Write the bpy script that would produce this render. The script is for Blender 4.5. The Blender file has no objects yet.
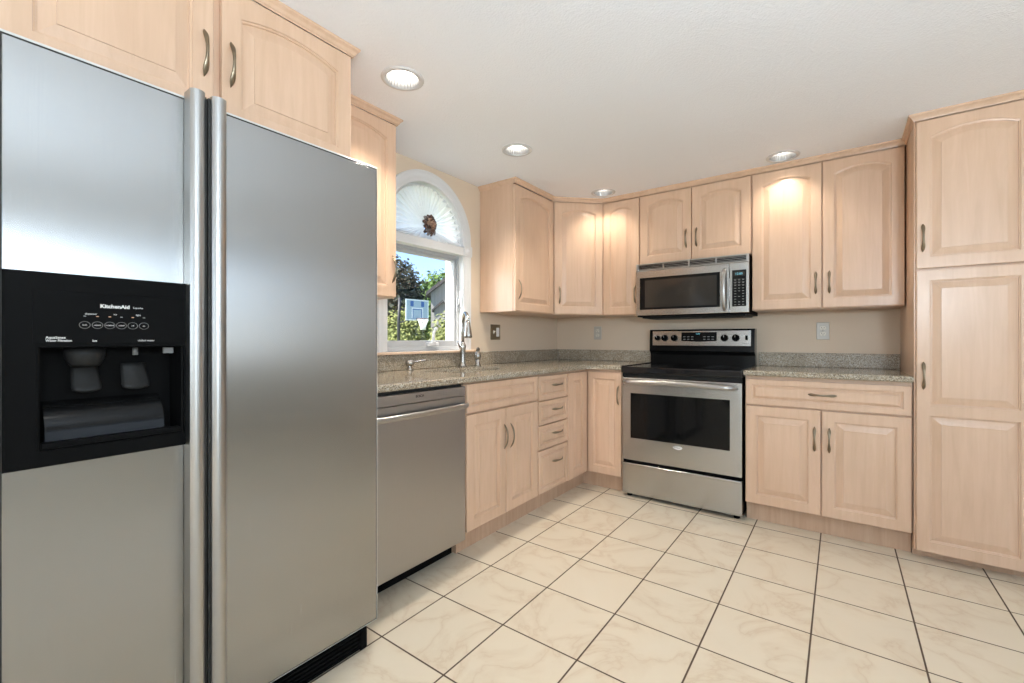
import bpy, bmesh, math, random
from mathutils import Vector, Matrix
random.seed(7)
S = bpy.context.scene
COL = S.collection
PI = math.pi

# ------------------------------------------------------------------ camera
cam = bpy.data.objects.new('camera', bpy.data.cameras.new('camera'))
COL.objects.link(cam)
cam.location = (0, 0, 1.105)
cam.rotation_euler = (PI/2, 0, 0.63444)
cam.data.sensor_width = 36
cam.data.lens = 445.86*36/1024
cam.data.shift_y = -0.00218
cam.data.clip_start = 0.02
cam.data.clip_end = 300
S.camera = cam

# ------------------------------------------------------------------ sky, sun, fill lamps, exposure
S.view_settings.view_transform = 'Standard'
S.view_settings.look = 'None'
S.view_settings.gamma = 1
S.view_settings.use_curve_mapping = False
S.view_settings.exposure = 0.06
S.cycles.use_denoising = True
S.cycles.max_bounces = 10
S.cycles.diffuse_bounces = 6
S.cycles.sample_clamp_indirect = 6

W = bpy.data.worlds.new('sky')
S.world = W
W.use_nodes = True
wn = W.node_tree
bgd = wn.nodes['Background']
sky = wn.nodes.new('ShaderNodeTexSky')
sky.sky_type = 'HOSEK_WILKIE'
sky.sun_direction = (-0.20, -0.60, 0.75)
sky.turbidity = 3.6
sky.ground_albedo = 0.3
wn.links.new(sky.outputs[0], bgd.inputs[0])
bgd.inputs[1].default_value = 8.0

sd = bpy.data.lights.new('sun', 'SUN')
sd.energy = 13.0
sd.angle = 0.01
sd.color = (1, 0.95, 0.86)
sun = bpy.data.objects.new('sun', sd)
COL.objects.link(sun)
sun.rotation_euler = Vector((-0.20, -0.60, 0.75)).to_track_quat('Z', 'Y').to_euler()

def area(name, loc, direction, sx, sy, power, color):
    d = bpy.data.lights.new(name, 'AREA')
    d.shape = 'RECTANGLE'
    d.size, d.size_y = sx, sy
    d.energy = power
    d.color = color
    o = bpy.data.objects.new(name, d)
    COL.objects.link(o)
    o.location = loc
    o.rotation_euler = (-Vector(direction)).to_track_quat('Z', 'Y').to_euler()
    return o
# fill lamps added as daylight at the unseen openings behind the camera
area('side_window_fill', (3.27, 1.55, 1.45), (-1, 0, 0.5), 1.9, 1.3, 15, (0.86, 0.93, 1.0))
area('side_door_fill', (3.27, -1.5, 1.05), (-1, 0, 0.6), 1.7, 1.9, 24, (0.82, 0.92, 1.0))
area('rear_window_fill', (0.3, -3.27, 1.35), (0, 1, 0.85), 3.4, 1.5, 24, (0.82, 0.92, 1.0))
# lamp added outdoors in place of bright sky, slanting in through the kitchen window
area('kitchen_window_fill', (-3.7, 0.30, 1.75), (0.72, 0.69, 0.02), 1.7, 1.7, 52, (0.94, 0.97, 1.0))
# fill light added to lift the ceiling (the bowl around it is built below)
area('ceiling_fill', (0.75, -0.25, 1.50), (-0.38, 0.60, 1), 0.34, 0.34, 54, (0.74, 0.88, 1.0))
# watts of the recessed lights over the kitchen run and of those added out of view
DOWN_W, ADDED_W = (44, 47, 15, 15), 11

# ------------------------------------------------------------------ node helpers
def newmat(name):
    m = bpy.data.materials.new(name)
    m.use_nodes = True
    nt = m.node_tree
    return m, nt, nt.nodes['Principled BSDF']

def N(nt, t, **kw):
    n = nt.nodes.new(t)
    for k, v in kw.items():
        setattr(n, k, v)
    return n

def setin(n, **kw):
    for k, v in kw.items():
        n.inputs[k.replace('_', ' ')].default_value = v

def simple(name, col, rough=0.5, metal=0.0, spec=None, coat=0):
    m, nt, b = newmat(name)
    b.inputs['Base Color'].default_value = (*col, 1)
    b.inputs['Roughness'].default_value = rough
    b.inputs['Metallic'].default_value = metal
    if spec is not None:
        b.inputs['Specular IOR Level'].default_value = spec
    b.inputs['Coat Weight'].default_value = coat
    return m

def coords(nt, scale, rnd=False):
    tc = N(nt, 'ShaderNodeTexCoord')
    mp = N(nt, 'ShaderNodeMapping')
    mp.inputs['Scale'].default_value = scale
    nt.links.new(tc.outputs['Object'], mp.inputs['Vector'])
    if rnd:
        oi = N(nt, 'ShaderNodeObjectInfo')
        ml = N(nt, 'ShaderNodeVectorMath', operation='MULTIPLY')
        cb = N(nt, 'ShaderNodeCombineXYZ')
        for i in range(3):
            nt.links.new(oi.outputs['Random'], cb.inputs[i])
        ml.inputs[1].default_value = (37.0, 53.0, 91.0)
        nt.links.new(cb.outputs[0], ml.inputs[0])
        nt.links.new(ml.outputs[0], mp.inputs['Location'])
    return mp

def ramp(nt, stops):
    r = N(nt, 'ShaderNodeValToRGB')
    e = r.color_ramp.elements
    while len(e) > 1:
        e.remove(e[-1])
    e[0].position = stops[0][0]; e[0].color = (*stops[0][1], 1)
    for p, c in stops[1:]:
        q = e.new(p); q.color = (*c, 1)
    return r

def wood(name, a, b2, c, rough=0.33):
    m, nt, b = newmat(name)
    mp = coords(nt, (14, 14, 1.1), True)
    n1 = N(nt, 'ShaderNodeTexNoise'); setin(n1, Scale=2.2, Detail=6.0, Roughness=0.62, Distortion=0.6)
    nt.links.new(mp.outputs[0], n1.inputs['Vector'])
    r = ramp(nt, [(0.28, a), (0.5, b2), (0.74, c)])
    nt.links.new(n1.outputs['Fac'], r.inputs[0])
    mp2 = coords(nt, (2.4, 2.4, 1.2), True)
    n2 = N(nt, 'ShaderNodeTexNoise'); setin(n2, Scale=2.0, Detail=3.0, Roughness=0.5)
    nt.links.new(mp2.outputs[0], n2.inputs['Vector'])
    mx = N(nt, 'ShaderNodeMix', data_type='RGBA', blend_type='MULTIPLY')
    r2 = ramp(nt, [(0.3, (0.93, 0.92, 0.90)), (0.7, (1.0, 1.0, 1.0))])
    nt.links.new(n2.outputs['Fac'], r2.inputs[0])
    mx.inputs['Factor'].default_value = 1.0
    nt.links.new(r.outputs[0], mx.inputs['A']); nt.links.new(r2.outputs[0], mx.inputs['B'])
    nt.links.new(mx.outputs['Result'], b.inputs['Base Color'])
    mp3 = coords(nt, (160, 160, 5), True)
    n3 = N(nt, 'ShaderNodeTexNoise'); setin(n3, Scale=1.6, Detail=2.0)
    nt.links.new(mp3.outputs[0], n3.inputs['Vector'])
    bp = N(nt, 'ShaderNodeBump'); setin(bp, Strength=0.035, Distance=0.002)
    nt.links.new(n3.outputs['Fac'], bp.inputs['Height'])
    nt.links.new(bp.outputs[0], b.inputs['Normal'])
    b.inputs['Roughness'].default_value = rough
    b.inputs['Coat Weight'].default_value = 0.12
    b.inputs['Coat Roughness'].default_value = 0.22
    return m

def steel(name, col=(0.62, 0.62, 0.61), rough=0.27, axis='Z', aniso=0.75, grain=(3, 3, 260), rot=0.0):
    m, nt, b = newmat(name)
    b.inputs['Metallic'].default_value = 1
    mp = coords(nt, grain)
    n = N(nt, 'ShaderNodeTexNoise'); setin(n, Scale=3.0, Detail=4.0, Roughness=0.6)
    nt.links.new(mp.outputs[0], n.inputs['Vector'])
    r = ramp(nt, [(0.3, tuple(c*0.97 for c in col)), (0.7, tuple(min(1, c*1.02) for c in col))])
    nt.links.new(n.outputs['Fac'], r.inputs[0])
    nt.links.new(r.outputs[0], b.inputs['Base Color'])
    mr = N(nt, 'ShaderNodeMapRange'); setin(mr, To_Min=rough*0.97, To_Max=rough*1.03)
    nt.links.new(n.outputs['Fac'], mr.inputs['Value'])
    nt.links.new(mr.outputs[0], b.inputs['Roughness'])
    tg = N(nt, 'ShaderNodeTangent', direction_type='RADIAL', axis=axis)
    nt.links.new(tg.outputs[0], b.inputs['Tangent'])
    b.inputs['Anisotropic'].default_value = aniso
    b.inputs['Anisotropic Rotation'].default_value = rot
    return m

M = {}
M['maple'] = wood('pickled_maple', (0.625, 0.422, 0.288), (0.668, 0.460, 0.322), (0.710, 0.500, 0.358))
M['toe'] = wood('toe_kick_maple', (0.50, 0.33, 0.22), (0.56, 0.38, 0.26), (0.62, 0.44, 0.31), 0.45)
M['sillwood'] = wood('window_stool_maple', (0.60, 0.42, 0.29), (0.66, 0.48, 0.34), (0.7, 0.53, 0.4))
M['steel_v'] = steel('brushed_steel_vertical_grain', (0.385, 0.382, 0.372), 0.27, 'Z', 0.85, (260, 260, 2), 0.0)
M['steel_h'] = steel('brushed_steel_horizontal_grain', (0.50, 0.495, 0.485), 0.25, 'Z', 0.65, (2, 2, 260), 0.25)
M['steel_dw'] = steel('dishwasher_steel', (0.40, 0.395, 0.39), 0.33, 'Z', 0.6, (220, 220, 3), 0.0)
M['steel_s'] = simple('satin_steel', (0.45, 0.445, 0.435), 0.30, 1)
M['nickel'] = simple('brushed_nickel', (0.47, 0.455, 0.43), 0.27, 1)
M['bronze'] = simple('antique_brass_pull', (0.27, 0.22, 0.155), 0.36, 1)
M['trimgrey'] = simple('light_grey_door_trim', (0.60, 0.60, 0.58), 0.4)
M['trimring'] = simple('light_trim_ring', (0.62, 0.62, 0.62), 0.35)
M['bodygrey'] = simple('fridge_case_grey', (0.20, 0.20, 0.20), 0.5)
M['black'] = simple('black_plastic', (0.005, 0.005, 0.005), 0.45, spec=0.03)
M['gloss'] = simple('black_gloss', (0.006, 0.006, 0.006), 0.16, spec=0.16)
M['ceran'] = simple('black_ceramic_glass', (0.006, 0.006, 0.007), 0.07)
M['darkgrey'] = simple('dark_grey_plastic', (0.014, 0.014, 0.0135), 0.45, spec=0.15)
M['midgrey'] = simple('grey_plastic', (0.16, 0.16, 0.155), 0.45)
M['white'] = simple('white_paint', (0.70, 0.70, 0.70), 0.4)
M['vinyl'] = simple('white_vinyl', (0.70, 0.71, 0.72), 0.35)
M['sashgrey'] = simple('grey_sash', (0.40, 0.41, 0.42), 0.4)
M['letter'] = simple('white_lettering', (0.75, 0.75, 0.73), 0.5)
M['letterdim'] = simple('grey_lettering', (0.30, 0.30, 0.29), 0.5)
M['ringgrey'] = simple('faint_burner_mark', (0.035, 0.035, 0.035), 0.2, spec=0.3)
M['buttonring'] = simple('grey_button_outline', (0.16, 0.16, 0.155), 0.5)
M['letterblack'] = simple('black_lettering', (0.02, 0.02, 0.02), 0.5)
M['amber'] = simple('amber_indicator', (0.75, 0.42, 0.25), 0.4)
M['cream'] = simple('ivory_plastic', (0.72, 0.69, 0.60), 0.4)
M['plate_bronze'] = simple('bronze_switch_plate', (0.30, 0.24, 0.16), 0.35, 0.8)
M['plate_steel'] = simple('steel_outlet_plate', (0.52, 0.50, 0.455), 0.45, 0.2)
M['subbase'] = simple('dark_gap', (0.02, 0.018, 0.016), 0.7)

def emit(name, col, s):
    m, nt, b = newmat(name)
    b.inputs['Base Color'].default_value = (0, 0, 0, 1)
    b.inputs['Emission Color'].default_value = (*col, 1)
    b.inputs['Emission Strength'].default_value = s
    return m
M['bulb'] = emit('lamp_glow', (1.0, 0.95, 0.88), 5)
M['digits'] = emit('cyan_digits', (0.20, 0.75, 0.95), 0.9)

def wall_mat():
    m, nt, b = newmat('beige_wall_paint')
    mp = coords(nt, (1, 1, 1))
    n = N(nt, 'ShaderNodeTexNoise'); setin(n, Scale=90.0, Detail=3.0)
    nt.links.new(mp.outputs[0], n.inputs['Vector'])
    bp = N(nt, 'ShaderNodeBump'); setin(bp, Strength=0.06, Distance=0.003)
    nt.links.new(n.outputs['Fac'], bp.inputs['Height'])
    nt.links.new(bp.outputs[0], b.inputs['Normal'])
    b.inputs['Base Color'].default_value = (0.68, 0.56, 0.43, 1)
    b.inputs['Roughness'].default_value = 0.6
    return m
M['wall'] = wall_mat()
M['wallpale'] = simple('pale_grey_paint', (0.62, 0.62, 0.60), 0.6)

def ceil_mat():
    m, nt, b = newmat('swirled_ceiling_plaster')
    mp = coords(nt, (1, 1, 1))
    vo = N(nt, 'ShaderNodeTexVoronoi'); setin(vo, Scale=2.6, Randomness=1.0)
    nt.links.new(mp.outputs[0], vo.inputs['Vector'])
    sc = N(nt, 'ShaderNodeVectorMath', operation='SCALE'); sc.inputs['Scale'].default_value = 1.0
    sb = N(nt, 'ShaderNodeVectorMath', operation='SUBTRACT')
    nt.links.new(mp.outputs[0], sb.inputs[0]); nt.links.new(vo.outputs['Position'], sb.inputs[1])
    ln = N(nt, 'ShaderNodeVectorMath', operation='LENGTH')
    nt.links.new(sb.outputs[0], ln.inputs[0])
    no = N(nt, 'ShaderNodeTexNoise'); setin(no, Scale=26.0, Detail=5.0, Roughness=0.7)
    nt.links.new(mp.outputs[0], no.inputs['Vector'])
    ad = N(nt, 'ShaderNodeMath', operation='MULTIPLY_ADD'); ad.inputs[1].default_value = 0.05
    nt.links.new(no.outputs['Fac'], ad.inputs[0]); nt.links.new(ln.outputs['Value'], ad.inputs[2])
    mu = N(nt, 'ShaderNodeMath', operation='MULTIPLY'); mu.inputs[1].default_value = 330.0
    nt.links.new(ad.outputs[0], mu.inputs[0])
    si = N(nt, 'ShaderNodeMath', operation='SINE')
    nt.links.new(mu.outputs[0], si.inputs[0])
    m2 = N(nt, 'ShaderNodeMath', operation='MULTIPLY'); m2.inputs[1].default_value = 0.035
    nt.links.new(si.outputs[0], m2.inputs[0])
    hs = N(nt, 'ShaderNodeMath', operation='MULTIPLY_ADD'); hs.inputs[1].default_value = 1.6
    nt.links.new(vo.outputs['Distance'], hs.inputs[0]); nt.links.new(m2.outputs[0], hs.inputs[2])
    n2 = N(nt, 'ShaderNodeTexNoise'); setin(n2, Scale=140.0, Detail=3.0)
    nt.links.new(mp.outputs[0], n2.inputs['Vector'])
    h2 = N(nt, 'ShaderNodeMath', operation='MULTIPLY_ADD'); h2.inputs[1].default_value = 0.5
    nt.links.new(n2.outputs['Fac'], h2.inputs[0]); nt.links.new(hs.outputs[0], h2.inputs[2])
    bp = N(nt, 'ShaderNodeBump'); setin(bp, Strength=0.22, Distance=0.02)
    nt.links.new(h2.outputs[0], bp.inputs['Height'])
    nt.links.new(bp.outputs[0], b.inputs['Normal'])
    b.inputs['Base Color'].default_value = (0.90, 0.925, 0.97, 1)
    b.inputs['Roughness'].default_value = 0.7
    return m
M['ceiling'] = ceil_mat()

def floor_mat():
    m, nt, b = newmat('cream_marble_tile')
    tc = N(nt, 'ShaderNodeTexCoord')
    sp = N(nt, 'ShaderNodeSeparateXYZ')
    nt.links.new(tc.outputs['Object'], sp.inputs[0])
    P, G = 0.321, 0.0052
    ds, ids = [], []
    for ax, off in (('X', -1.372), ('Y', 1.369)):
        a = N(nt, 'ShaderNodeMath', operation='SUBTRACT'); a.inputs[1].default_value = off
        nt.links.new(sp.outputs[ax], a.inputs[0])
        d = N(nt, 'ShaderNodeMath', operation='DIVIDE'); d.inputs[1].default_value = P
        nt.links.new(a.outputs[0], d.inputs[0])
        fl = N(nt, 'ShaderNodeMath', operation='FLOOR'); nt.links.new(d.outputs[0], fl.inputs[0])
        ids.append(fl)
        rd = N(nt, 'ShaderNodeMath', operation='ROUND'); nt.links.new(d.outputs[0], rd.inputs[0])
        sb = N(nt, 'ShaderNodeMath', operation='SUBTRACT')
        nt.links.new(d.outputs[0], sb.inputs[0]); nt.links.new(rd.outputs[0], sb.inputs[1])
        ab = N(nt, 'ShaderNodeMath', operation='ABSOLUTE'); nt.links.new(sb.outputs[0], ab.inputs[0])
        mu = N(nt, 'ShaderNodeMath', operation='MULTIPLY'); mu.inputs[1].default_value = P
        nt.links.new(ab.outputs[0], mu.inputs[0])
        ds.append(mu)
    mn = N(nt, 'ShaderNodeMath', operation='MINIMUM')
    nt.links.new(ds[0].outputs[0], mn.inputs[0]); nt.links.new(ds[1].outputs[0], mn.inputs[1])
    mr = N(nt, 'ShaderNodeMapRange', interpolation_type='SMOOTHSTEP'); setin(mr, From_Min=G*0.45, From_Max=G*0.72)
    nt.links.new(mn.outputs[0], mr.inputs['Value'])
    # each tile samples its own piece of marble
    cb = N(nt, 'ShaderNodeCombineXYZ')
    nt.links.new(ids[0].outputs[0], cb.inputs[0]); nt.links.new(ids[1].outputs[0], cb.inputs[1])
    wnz = N(nt, 'ShaderNodeTexWhiteNoise'); nt.links.new(cb.outputs[0], wnz.inputs['Vector'])
    sc = N(nt, 'ShaderNodeVectorMath', operation='SCALE'); sc.inputs['Scale'].default_value = 20.0
    nt.links.new(wnz.outputs['Color'], sc.inputs[0])
    av = N(nt, 'ShaderNodeVectorMath', operation='ADD')
    nt.links.new(tc.outputs['Object'], av.inputs[0]); nt.links.new(sc.outputs[0], av.inputs[1])
    n1 = N(nt, 'ShaderNodeTexNoise'); setin(n1, Scale=3.2, Detail=6.0, Roughness=0.55, Distortion=0.7)
    nt.links.new(av.outputs[0], n1.inputs['Vector'])
    s1 = N(nt, 'ShaderNodeMath', operation='SUBTRACT'); s1.inputs[1].default_value = 0.5
    nt.links.new(n1.outputs['Fac'], s1.inputs[0])
    a1 = N(nt, 'ShaderNodeMath', operation='ABSOLUTE'); nt.links.new(s1.outputs[0], a1.inputs[0])
    vr = ramp(nt, [(0.0, (0.60, 0.50, 0.375)), (0.012, (0.64, 0.555, 0.43)), (0.06, (0.675, 0.60, 0.475)), (0.3, (0.69, 0.62, 0.50))])
    nt.links.new(a1.outputs[0], vr.inputs[0])
    mx = N(nt, 'ShaderNodeMix', data_type='RGBA')
    mx.inputs['A'].default_value = (0.085, 0.055, 0.035, 1)
    nt.links.new(mr.outputs[0], mx.inputs['Factor'])
    nt.links.new(vr.outputs[0], mx.inputs['B'])
    nt.links.new(mx.outputs['Result'], b.inputs['Base Color'])
    rr = N(nt, 'ShaderNodeMapRange'); setin(rr, To_Min=0.8, To_Max=0.33)
    nt.links.new(mr.outputs[0], rr.inputs['Value']); nt.links.new(rr.outputs[0], b.inputs['Roughness'])
    bp = N(nt, 'ShaderNodeBump'); setin(bp, Strength=0.5, Distance=0.002)
    nt.links.new(mr.outputs[0], bp.inputs['Height']); nt.links.new(bp.outputs[0], b.inputs['Normal'])
    return m
M['floor'] = floor_mat()

def granite(name, rough=0.10):
    m, nt, b = newmat(name)
    mp = coords(nt, (1, 1, 1))
    v = N(nt, 'ShaderNodeTexVoronoi'); setin(v, Scale=260.0)
    nt.links.new(mp.outputs[0], v.inputs['Vector'])
    sx = N(nt, 'ShaderNodeSeparateColor'); nt.links.new(v.outputs['Color'], sx.inputs[0])
    r = ramp(nt, [(0.0, (0.10, 0.075, 0.055)), (0.16, (0.22, 0.175, 0.125)), (0.42, (0.36, 0.295, 0.21)), (0.72, (0.46, 0.40, 0.31)), (1.0, (0.58, 0.55, 0.48))])
    r.color_ramp.interpolation = 'LINEAR'
    nt.links.new(sx.outputs[0], r.inputs[0])
    n = N(nt, 'ShaderNodeTexNoise'); setin(n, Scale=9.0, Detail=5.0)
    nt.links.new(mp.outputs[0], n.inputs['Vector'])
    r2 = ramp(nt, [(0.3, (0.80, 0.78, 0.74)), (0.7, (1.0, 1.0, 1.0))])
    nt.links.new(n.outputs['Fac'], r2.inputs[0])
    mx = N(nt, 'ShaderNodeMix', data_type='RGBA', blend_type='MULTIPLY'); mx.inputs['Factor'].default_value = 1
    nt.links.new(r.outputs[0], mx.inputs['A']); nt.links.new(r2.outputs[0], mx.inputs['B'])
    nt.links.new(mx.outputs['Result'], b.inputs['Base Color'])
    b.inputs['Roughness'].default_value = rough
    b.inputs['Specular IOR Level'].default_value = 0.5
    return m
M['granite'] = granite('speckled_granite')
M['granite_honed'] = granite('speckled_granite_splash', 0.38)

def glass(name, tint=(1, 1, 1), refl=0.03):
    m, nt, b = newmat(name)
    out = nt.nodes['Material Output']
    tr = N(nt, 'ShaderNodeBsdfTransparent'); tr.inputs[0].default_value = (*tint, 1)
    gl = N(nt, 'ShaderNodeBsdfGlossy'); gl.inputs['Roughness'].default_value = 0.02
    mx = N(nt, 'ShaderNodeMixShader'); mx.inputs[0].default_value = refl
    nt.links.new(tr.outputs[0], mx.inputs[1]); nt.links.new(gl.outputs[0], mx.inputs[2])
    nt.links.new(mx.outputs[0], out.inputs[0])
    return m
M['glass'] = glass('window_glass')
M['ovenglass'] = simple('oven_black_glass', (0.006, 0.006, 0.006), 0.06, spec=0.22)
M['microglass'] = simple('microwave_smoked_glass', (0.03, 0.026, 0.022), 0.09, spec=0.35)
M['acrylic'] = simple('clear_backboard', (0.40, 0.49, 0.58), 0.25)

def sheer():
    m, nt, b = newmat('white_sheer_fabric')
    out = nt.nodes['Material Output']
    df = N(nt, 'ShaderNodeBsdfDiffuse'); df.inputs[0].default_value = (0.92, 0.92, 0.93, 1)
    tl = N(nt, 'ShaderNodeBsdfTranslucent'); tl.inputs[0].default_value = (0.95, 0.94, 0.91, 1)
    tp = N(nt, 'ShaderNodeBsdfTransparent')
    a = N(nt, 'ShaderNodeMixShader'); a.inputs[0].default_value = 0.6
    c = N(nt, 'ShaderNodeMixShader'); c.inputs[0].default_value = 0.12
    nt.links.new(df.outputs[0], a.inputs[1]); nt.links.new(tl.outputs[0], a.inputs[2])
    nt.links.new(a.outputs[0], c.inputs[1]); nt.links.new(tp.outputs[0], c.inputs[2])
    nt.links.new(c.outputs[0], out.inputs[0])
    return m
M['sheer'] = sheer()

def mottled(name, stops, scale, rough=0.8, trans=0):
    m, nt, b = newmat(name)
    mp = coords(nt, (1, 1, 1))
    n = N(nt, 'ShaderNodeTexNoise'); setin(n, Scale=scale, Detail=4.0, Roughness=0.65)
    nt.links.new(mp.outputs[0], n.inputs['Vector'])
    r = ramp(nt, stops)
    nt.links.new(n.outputs['Fac'], r.inputs[0])
    nt.links.new(r.outputs[0], b.inputs['Base Color'])
    b.inputs['Roughness'].default_value = rough
    return m
M['petal_a'] = mottled('dried_petal_brown', [(0.35, (0.045, 0.025, 0.02)), (0.6, (0.16, 0.085, 0.06))], 60)
M['petal_b'] = mottled('dried_petal_tan', [(0.35, (0.22, 0.12, 0.08)), (0.65, (0.50, 0.33, 0.23))], 60)
M['petal_c'] = mottled('dried_petal_grey', [(0.35, (0.10, 0.09, 0.09)), (0.65, (0.32, 0.28, 0.27))], 60)
M['leaf_dark'] = mottled('dark_tree_leaves', [(0.3, (0.010, 0.018, 0.012)), (0.7, (0.040, 0.055, 0.038))], 1.2)
M['leaf_green'] = mottled('green_tree_leaves', [(0.3, (0.06, 0.13, 0.03)), (0.7, (0.16, 0.26, 0.06))], 1.2)
M['leaf_yellow'] = mottled('yellow_green_shrub_leaves', [(0.3, (0.10, 0.13, 0.035)), (0.7, (0.33, 0.35, 0.12))], 1.0)
M['bark'] = mottled('tree_bark', [(0.3, (0.05, 0.04, 0.03)), (0.7, (0.12, 0.09, 0.07))], 6)
M['lawn'] = mottled('lawn_and_drive', [(0.3, (0.10, 0.14, 0.05)), (0.7, (0.20, 0.24, 0.10))], 0.8)
M['roofing'] = simple('dark_roof_edge', (0.05, 0.047, 0.05), 0.7)
M['polegrey'] = simple('dark_pole', (0.03, 0.03, 0.035), 0.5)
M['netwhite'] = simple('white_net_cord', (0.8, 0.8, 0.78), 0.8)
M['boardblue'] = simple('blue_board_marking', (0.05, 0.13, 0.38), 0.5)
M['boardwhite'] = simple('white_board_marking', (0.85, 0.87, 0.9), 0.5)
M['rimred'] = simple('rim_paint', (0.12, 0.05, 0.05), 0.5)

def siding():
    m, nt, b = newmat('grey_vertical_siding')
    tc = N(nt, 'ShaderNodeTexCoord'); sp = N(nt, 'ShaderNodeSeparateXYZ')
    nt.links.new(tc.outputs['Object'], sp.inputs[0])
    mu = N(nt, 'ShaderNodeMath', operation='MULTIPLY'); mu.inputs[1].default_value = 5.0
    nt.links.new(sp.outputs['Y'], mu.inputs[0])
    fr = N(nt, 'ShaderNodeMath', operation='FRACT'); nt.links.new(mu.outputs[0], fr.inputs[0])
    r = ramp(nt, [(0.0, (0.16, 0.155, 0.15)), (0.1, (0.29, 0.28, 0.27)), (1.0, (0.31, 0.30, 0.29))])
    nt.links.new(fr.outputs[0], r.inputs[0]); nt.links.new(r.outputs[0], b.inputs['Base Color'])
    b.inputs['Roughness'].default_value = 0.8
    return m
M['siding'] = siding()

# ------------------------------------------------------------------ geometry helpers
class MB:
    def __init__(s):
        s.bm = bmesh.new()
    def mark(s):
        return len(s.bm.verts)
    def face(s, vs, smooth=False):
        try:
            f = s.bm.faces.new(vs); f.smooth = smooth
            return f
        except ValueError:
            return None
    def v(s, p):
        return s.bm.verts.new(p)
    def box(s, x0, x1, y0, y1, z0, z1, bev=0.0, seg=2):
        vs = [s.v((x, y, z)) for x in (x0, x1) for y in (y0, y1) for z in (z0, z1)]
        q = [(0, 1, 3, 2), (4, 6, 7, 5), (0, 4, 5, 1), (2, 3, 7, 6), (0, 2, 6, 4), (1, 5, 7, 3)]
        fs = [s.face([vs[i] for i in f]) for f in q]
        if bev:
            es = list({e for f in fs for e in f.edges})
            bmesh.ops.bevel(s.bm, geom=es, offset=bev, segments=seg, profile=0.5, affect='EDGES')
        return s
    def loft(s, loops, cap0=True, cap1=True, closed=False, smooth=False):
        L = [[s.v(p) for p in lp] for lp in loops]
        n = len(L[0])
        pairs = list(zip(L, L[1:])) + ([(L[-1], L[0])] if closed else [])
        for a, b in pairs:
            for i in range(n):
                j = (i+1) % n
                s.face([a[i], a[j], b[j], b[i]], smooth)
        if not closed:
            if cap0: s.face(list(reversed(L[0])))
            if cap1: s.face(L[-1])
        return L
    def sheet(s, rows, smooth=True):
        L = [[s.v(p) for p in r] for r in rows]
        for a, b in zip(L, L[1:]):
            for i in range(len(a)-1):
                s.face([a[i], a[i+1], b[i+1], b[i]], smooth)
    def prism(s, poly, f0, f1, bev=0.0, seg=2):
        """poly: list of 2-D points; f0, f1 map a 2-D point to the two end planes"""
        a = [s.v(f0(p)) for p in poly]; b = [s.v(f1(p)) for p in poly]
        n = len(poly); fs = []
        fs.append(s.face(list(reversed(a)))); fs.append(s.face(b))
        for i in range(n):
            j = (i+1) % n
            fs.append(s.face([a[i], a[j], b[j], b[i]]))
        if bev:
            es = list(set(fs[0].edges) | set(fs[1].edges))
            bmesh.ops.bevel(s.bm, geom=es, offset=bev, segments=seg, profile=0.5, affect='EDGES')
        return s
    def tube(s, pts, rad, n=10, up=None, smooth=True, caps=True, flat=1.0):
        pts = [Vector(p) for p in pts]
        rs = rad if isinstance(rad, (list, tuple)) else [rad]*len(pts)
        loops = []
        ref = Vector(up) if up else None
        for i, p in enumerate(pts):
            t = (pts[min(i+1, len(pts)-1)]-pts[max(i-1, 0)]).normalized()
            if ref is None:
                ref = Vector((0, 0, 1)) if abs(t.z) < 0.9 else Vector((1, 0, 0))
            a = (ref - t*ref.dot(t)).normalized()
            b = t.cross(a)
            ref = a if up is None else ref
            r = rs[i]
            ra, rb = (r if isinstance(r, (tuple, list)) else (r, r*flat))
            loops.append([p + a*math.cos(2*PI*k/n)*ra + b*math.sin(2*PI*k/n)*rb for k in range(n)])
        s.loft(loops, caps, caps, smooth=smooth)
        return s
    def lathe(s, prof, c=(0, 0, 0), axis='z', n=24, smooth=True, cap=True):
        loops = []
        for r, h in prof:
            lp = []
            for k in range(n):
                a = 2*PI*k/n
                x, y = r*math.cos(a), r*math.sin(a)
                if axis == 'z': q = (c[0]+x, c[1]+y, c[2]+h)
                elif axis == 'y': q = (c[0]+x, c[1]+h, c[2]-y)
                else: q = (c[0]+h, c[1]+x, c[2]+y)
                lp.append(q)
            loops.append(lp)
        s.loft(loops, cap, cap, smooth=smooth)
        return s
    def build(s, name, mat, parent=None, loc=None, weld=False):
        if weld:
            bmesh.ops.remove_doubles(s.bm, verts=s.bm.verts, dist=0.00005)
        bmesh.ops.recalc_face_normals(s.bm, faces=s.bm.faces)
        me = bpy.data.meshes.new(name)
        s.bm.to_mesh(me); s.bm.free()
        for m in (mat if isinstance(mat, list) else [mat]):
            me.materials.append(m)
        o = bpy.data.objects.new(name, me)
        COL.objects.link(o)
        if parent: o.parent = parent
        if loc: o.location = loc
        return o

def tag(o, label=None, cat=None, group=None, kind=None):
    if label: o['label'] = label
    if cat: o['category'] = cat
    if group: o['group'] = group
    if kind: o['kind'] = kind
    return o

def thing(name, label, cat, loc=(0, 0, 0), rz=0.0, group=None, kind=None):
    o = bpy.data.objects.new(name, None)
    COL.objects.link(o)
    o.location = loc; o.rotation_euler = (0, 0, rz)
    o.empty_display_size = 0.1
    return tag(o, label, cat, group, kind)

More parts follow.
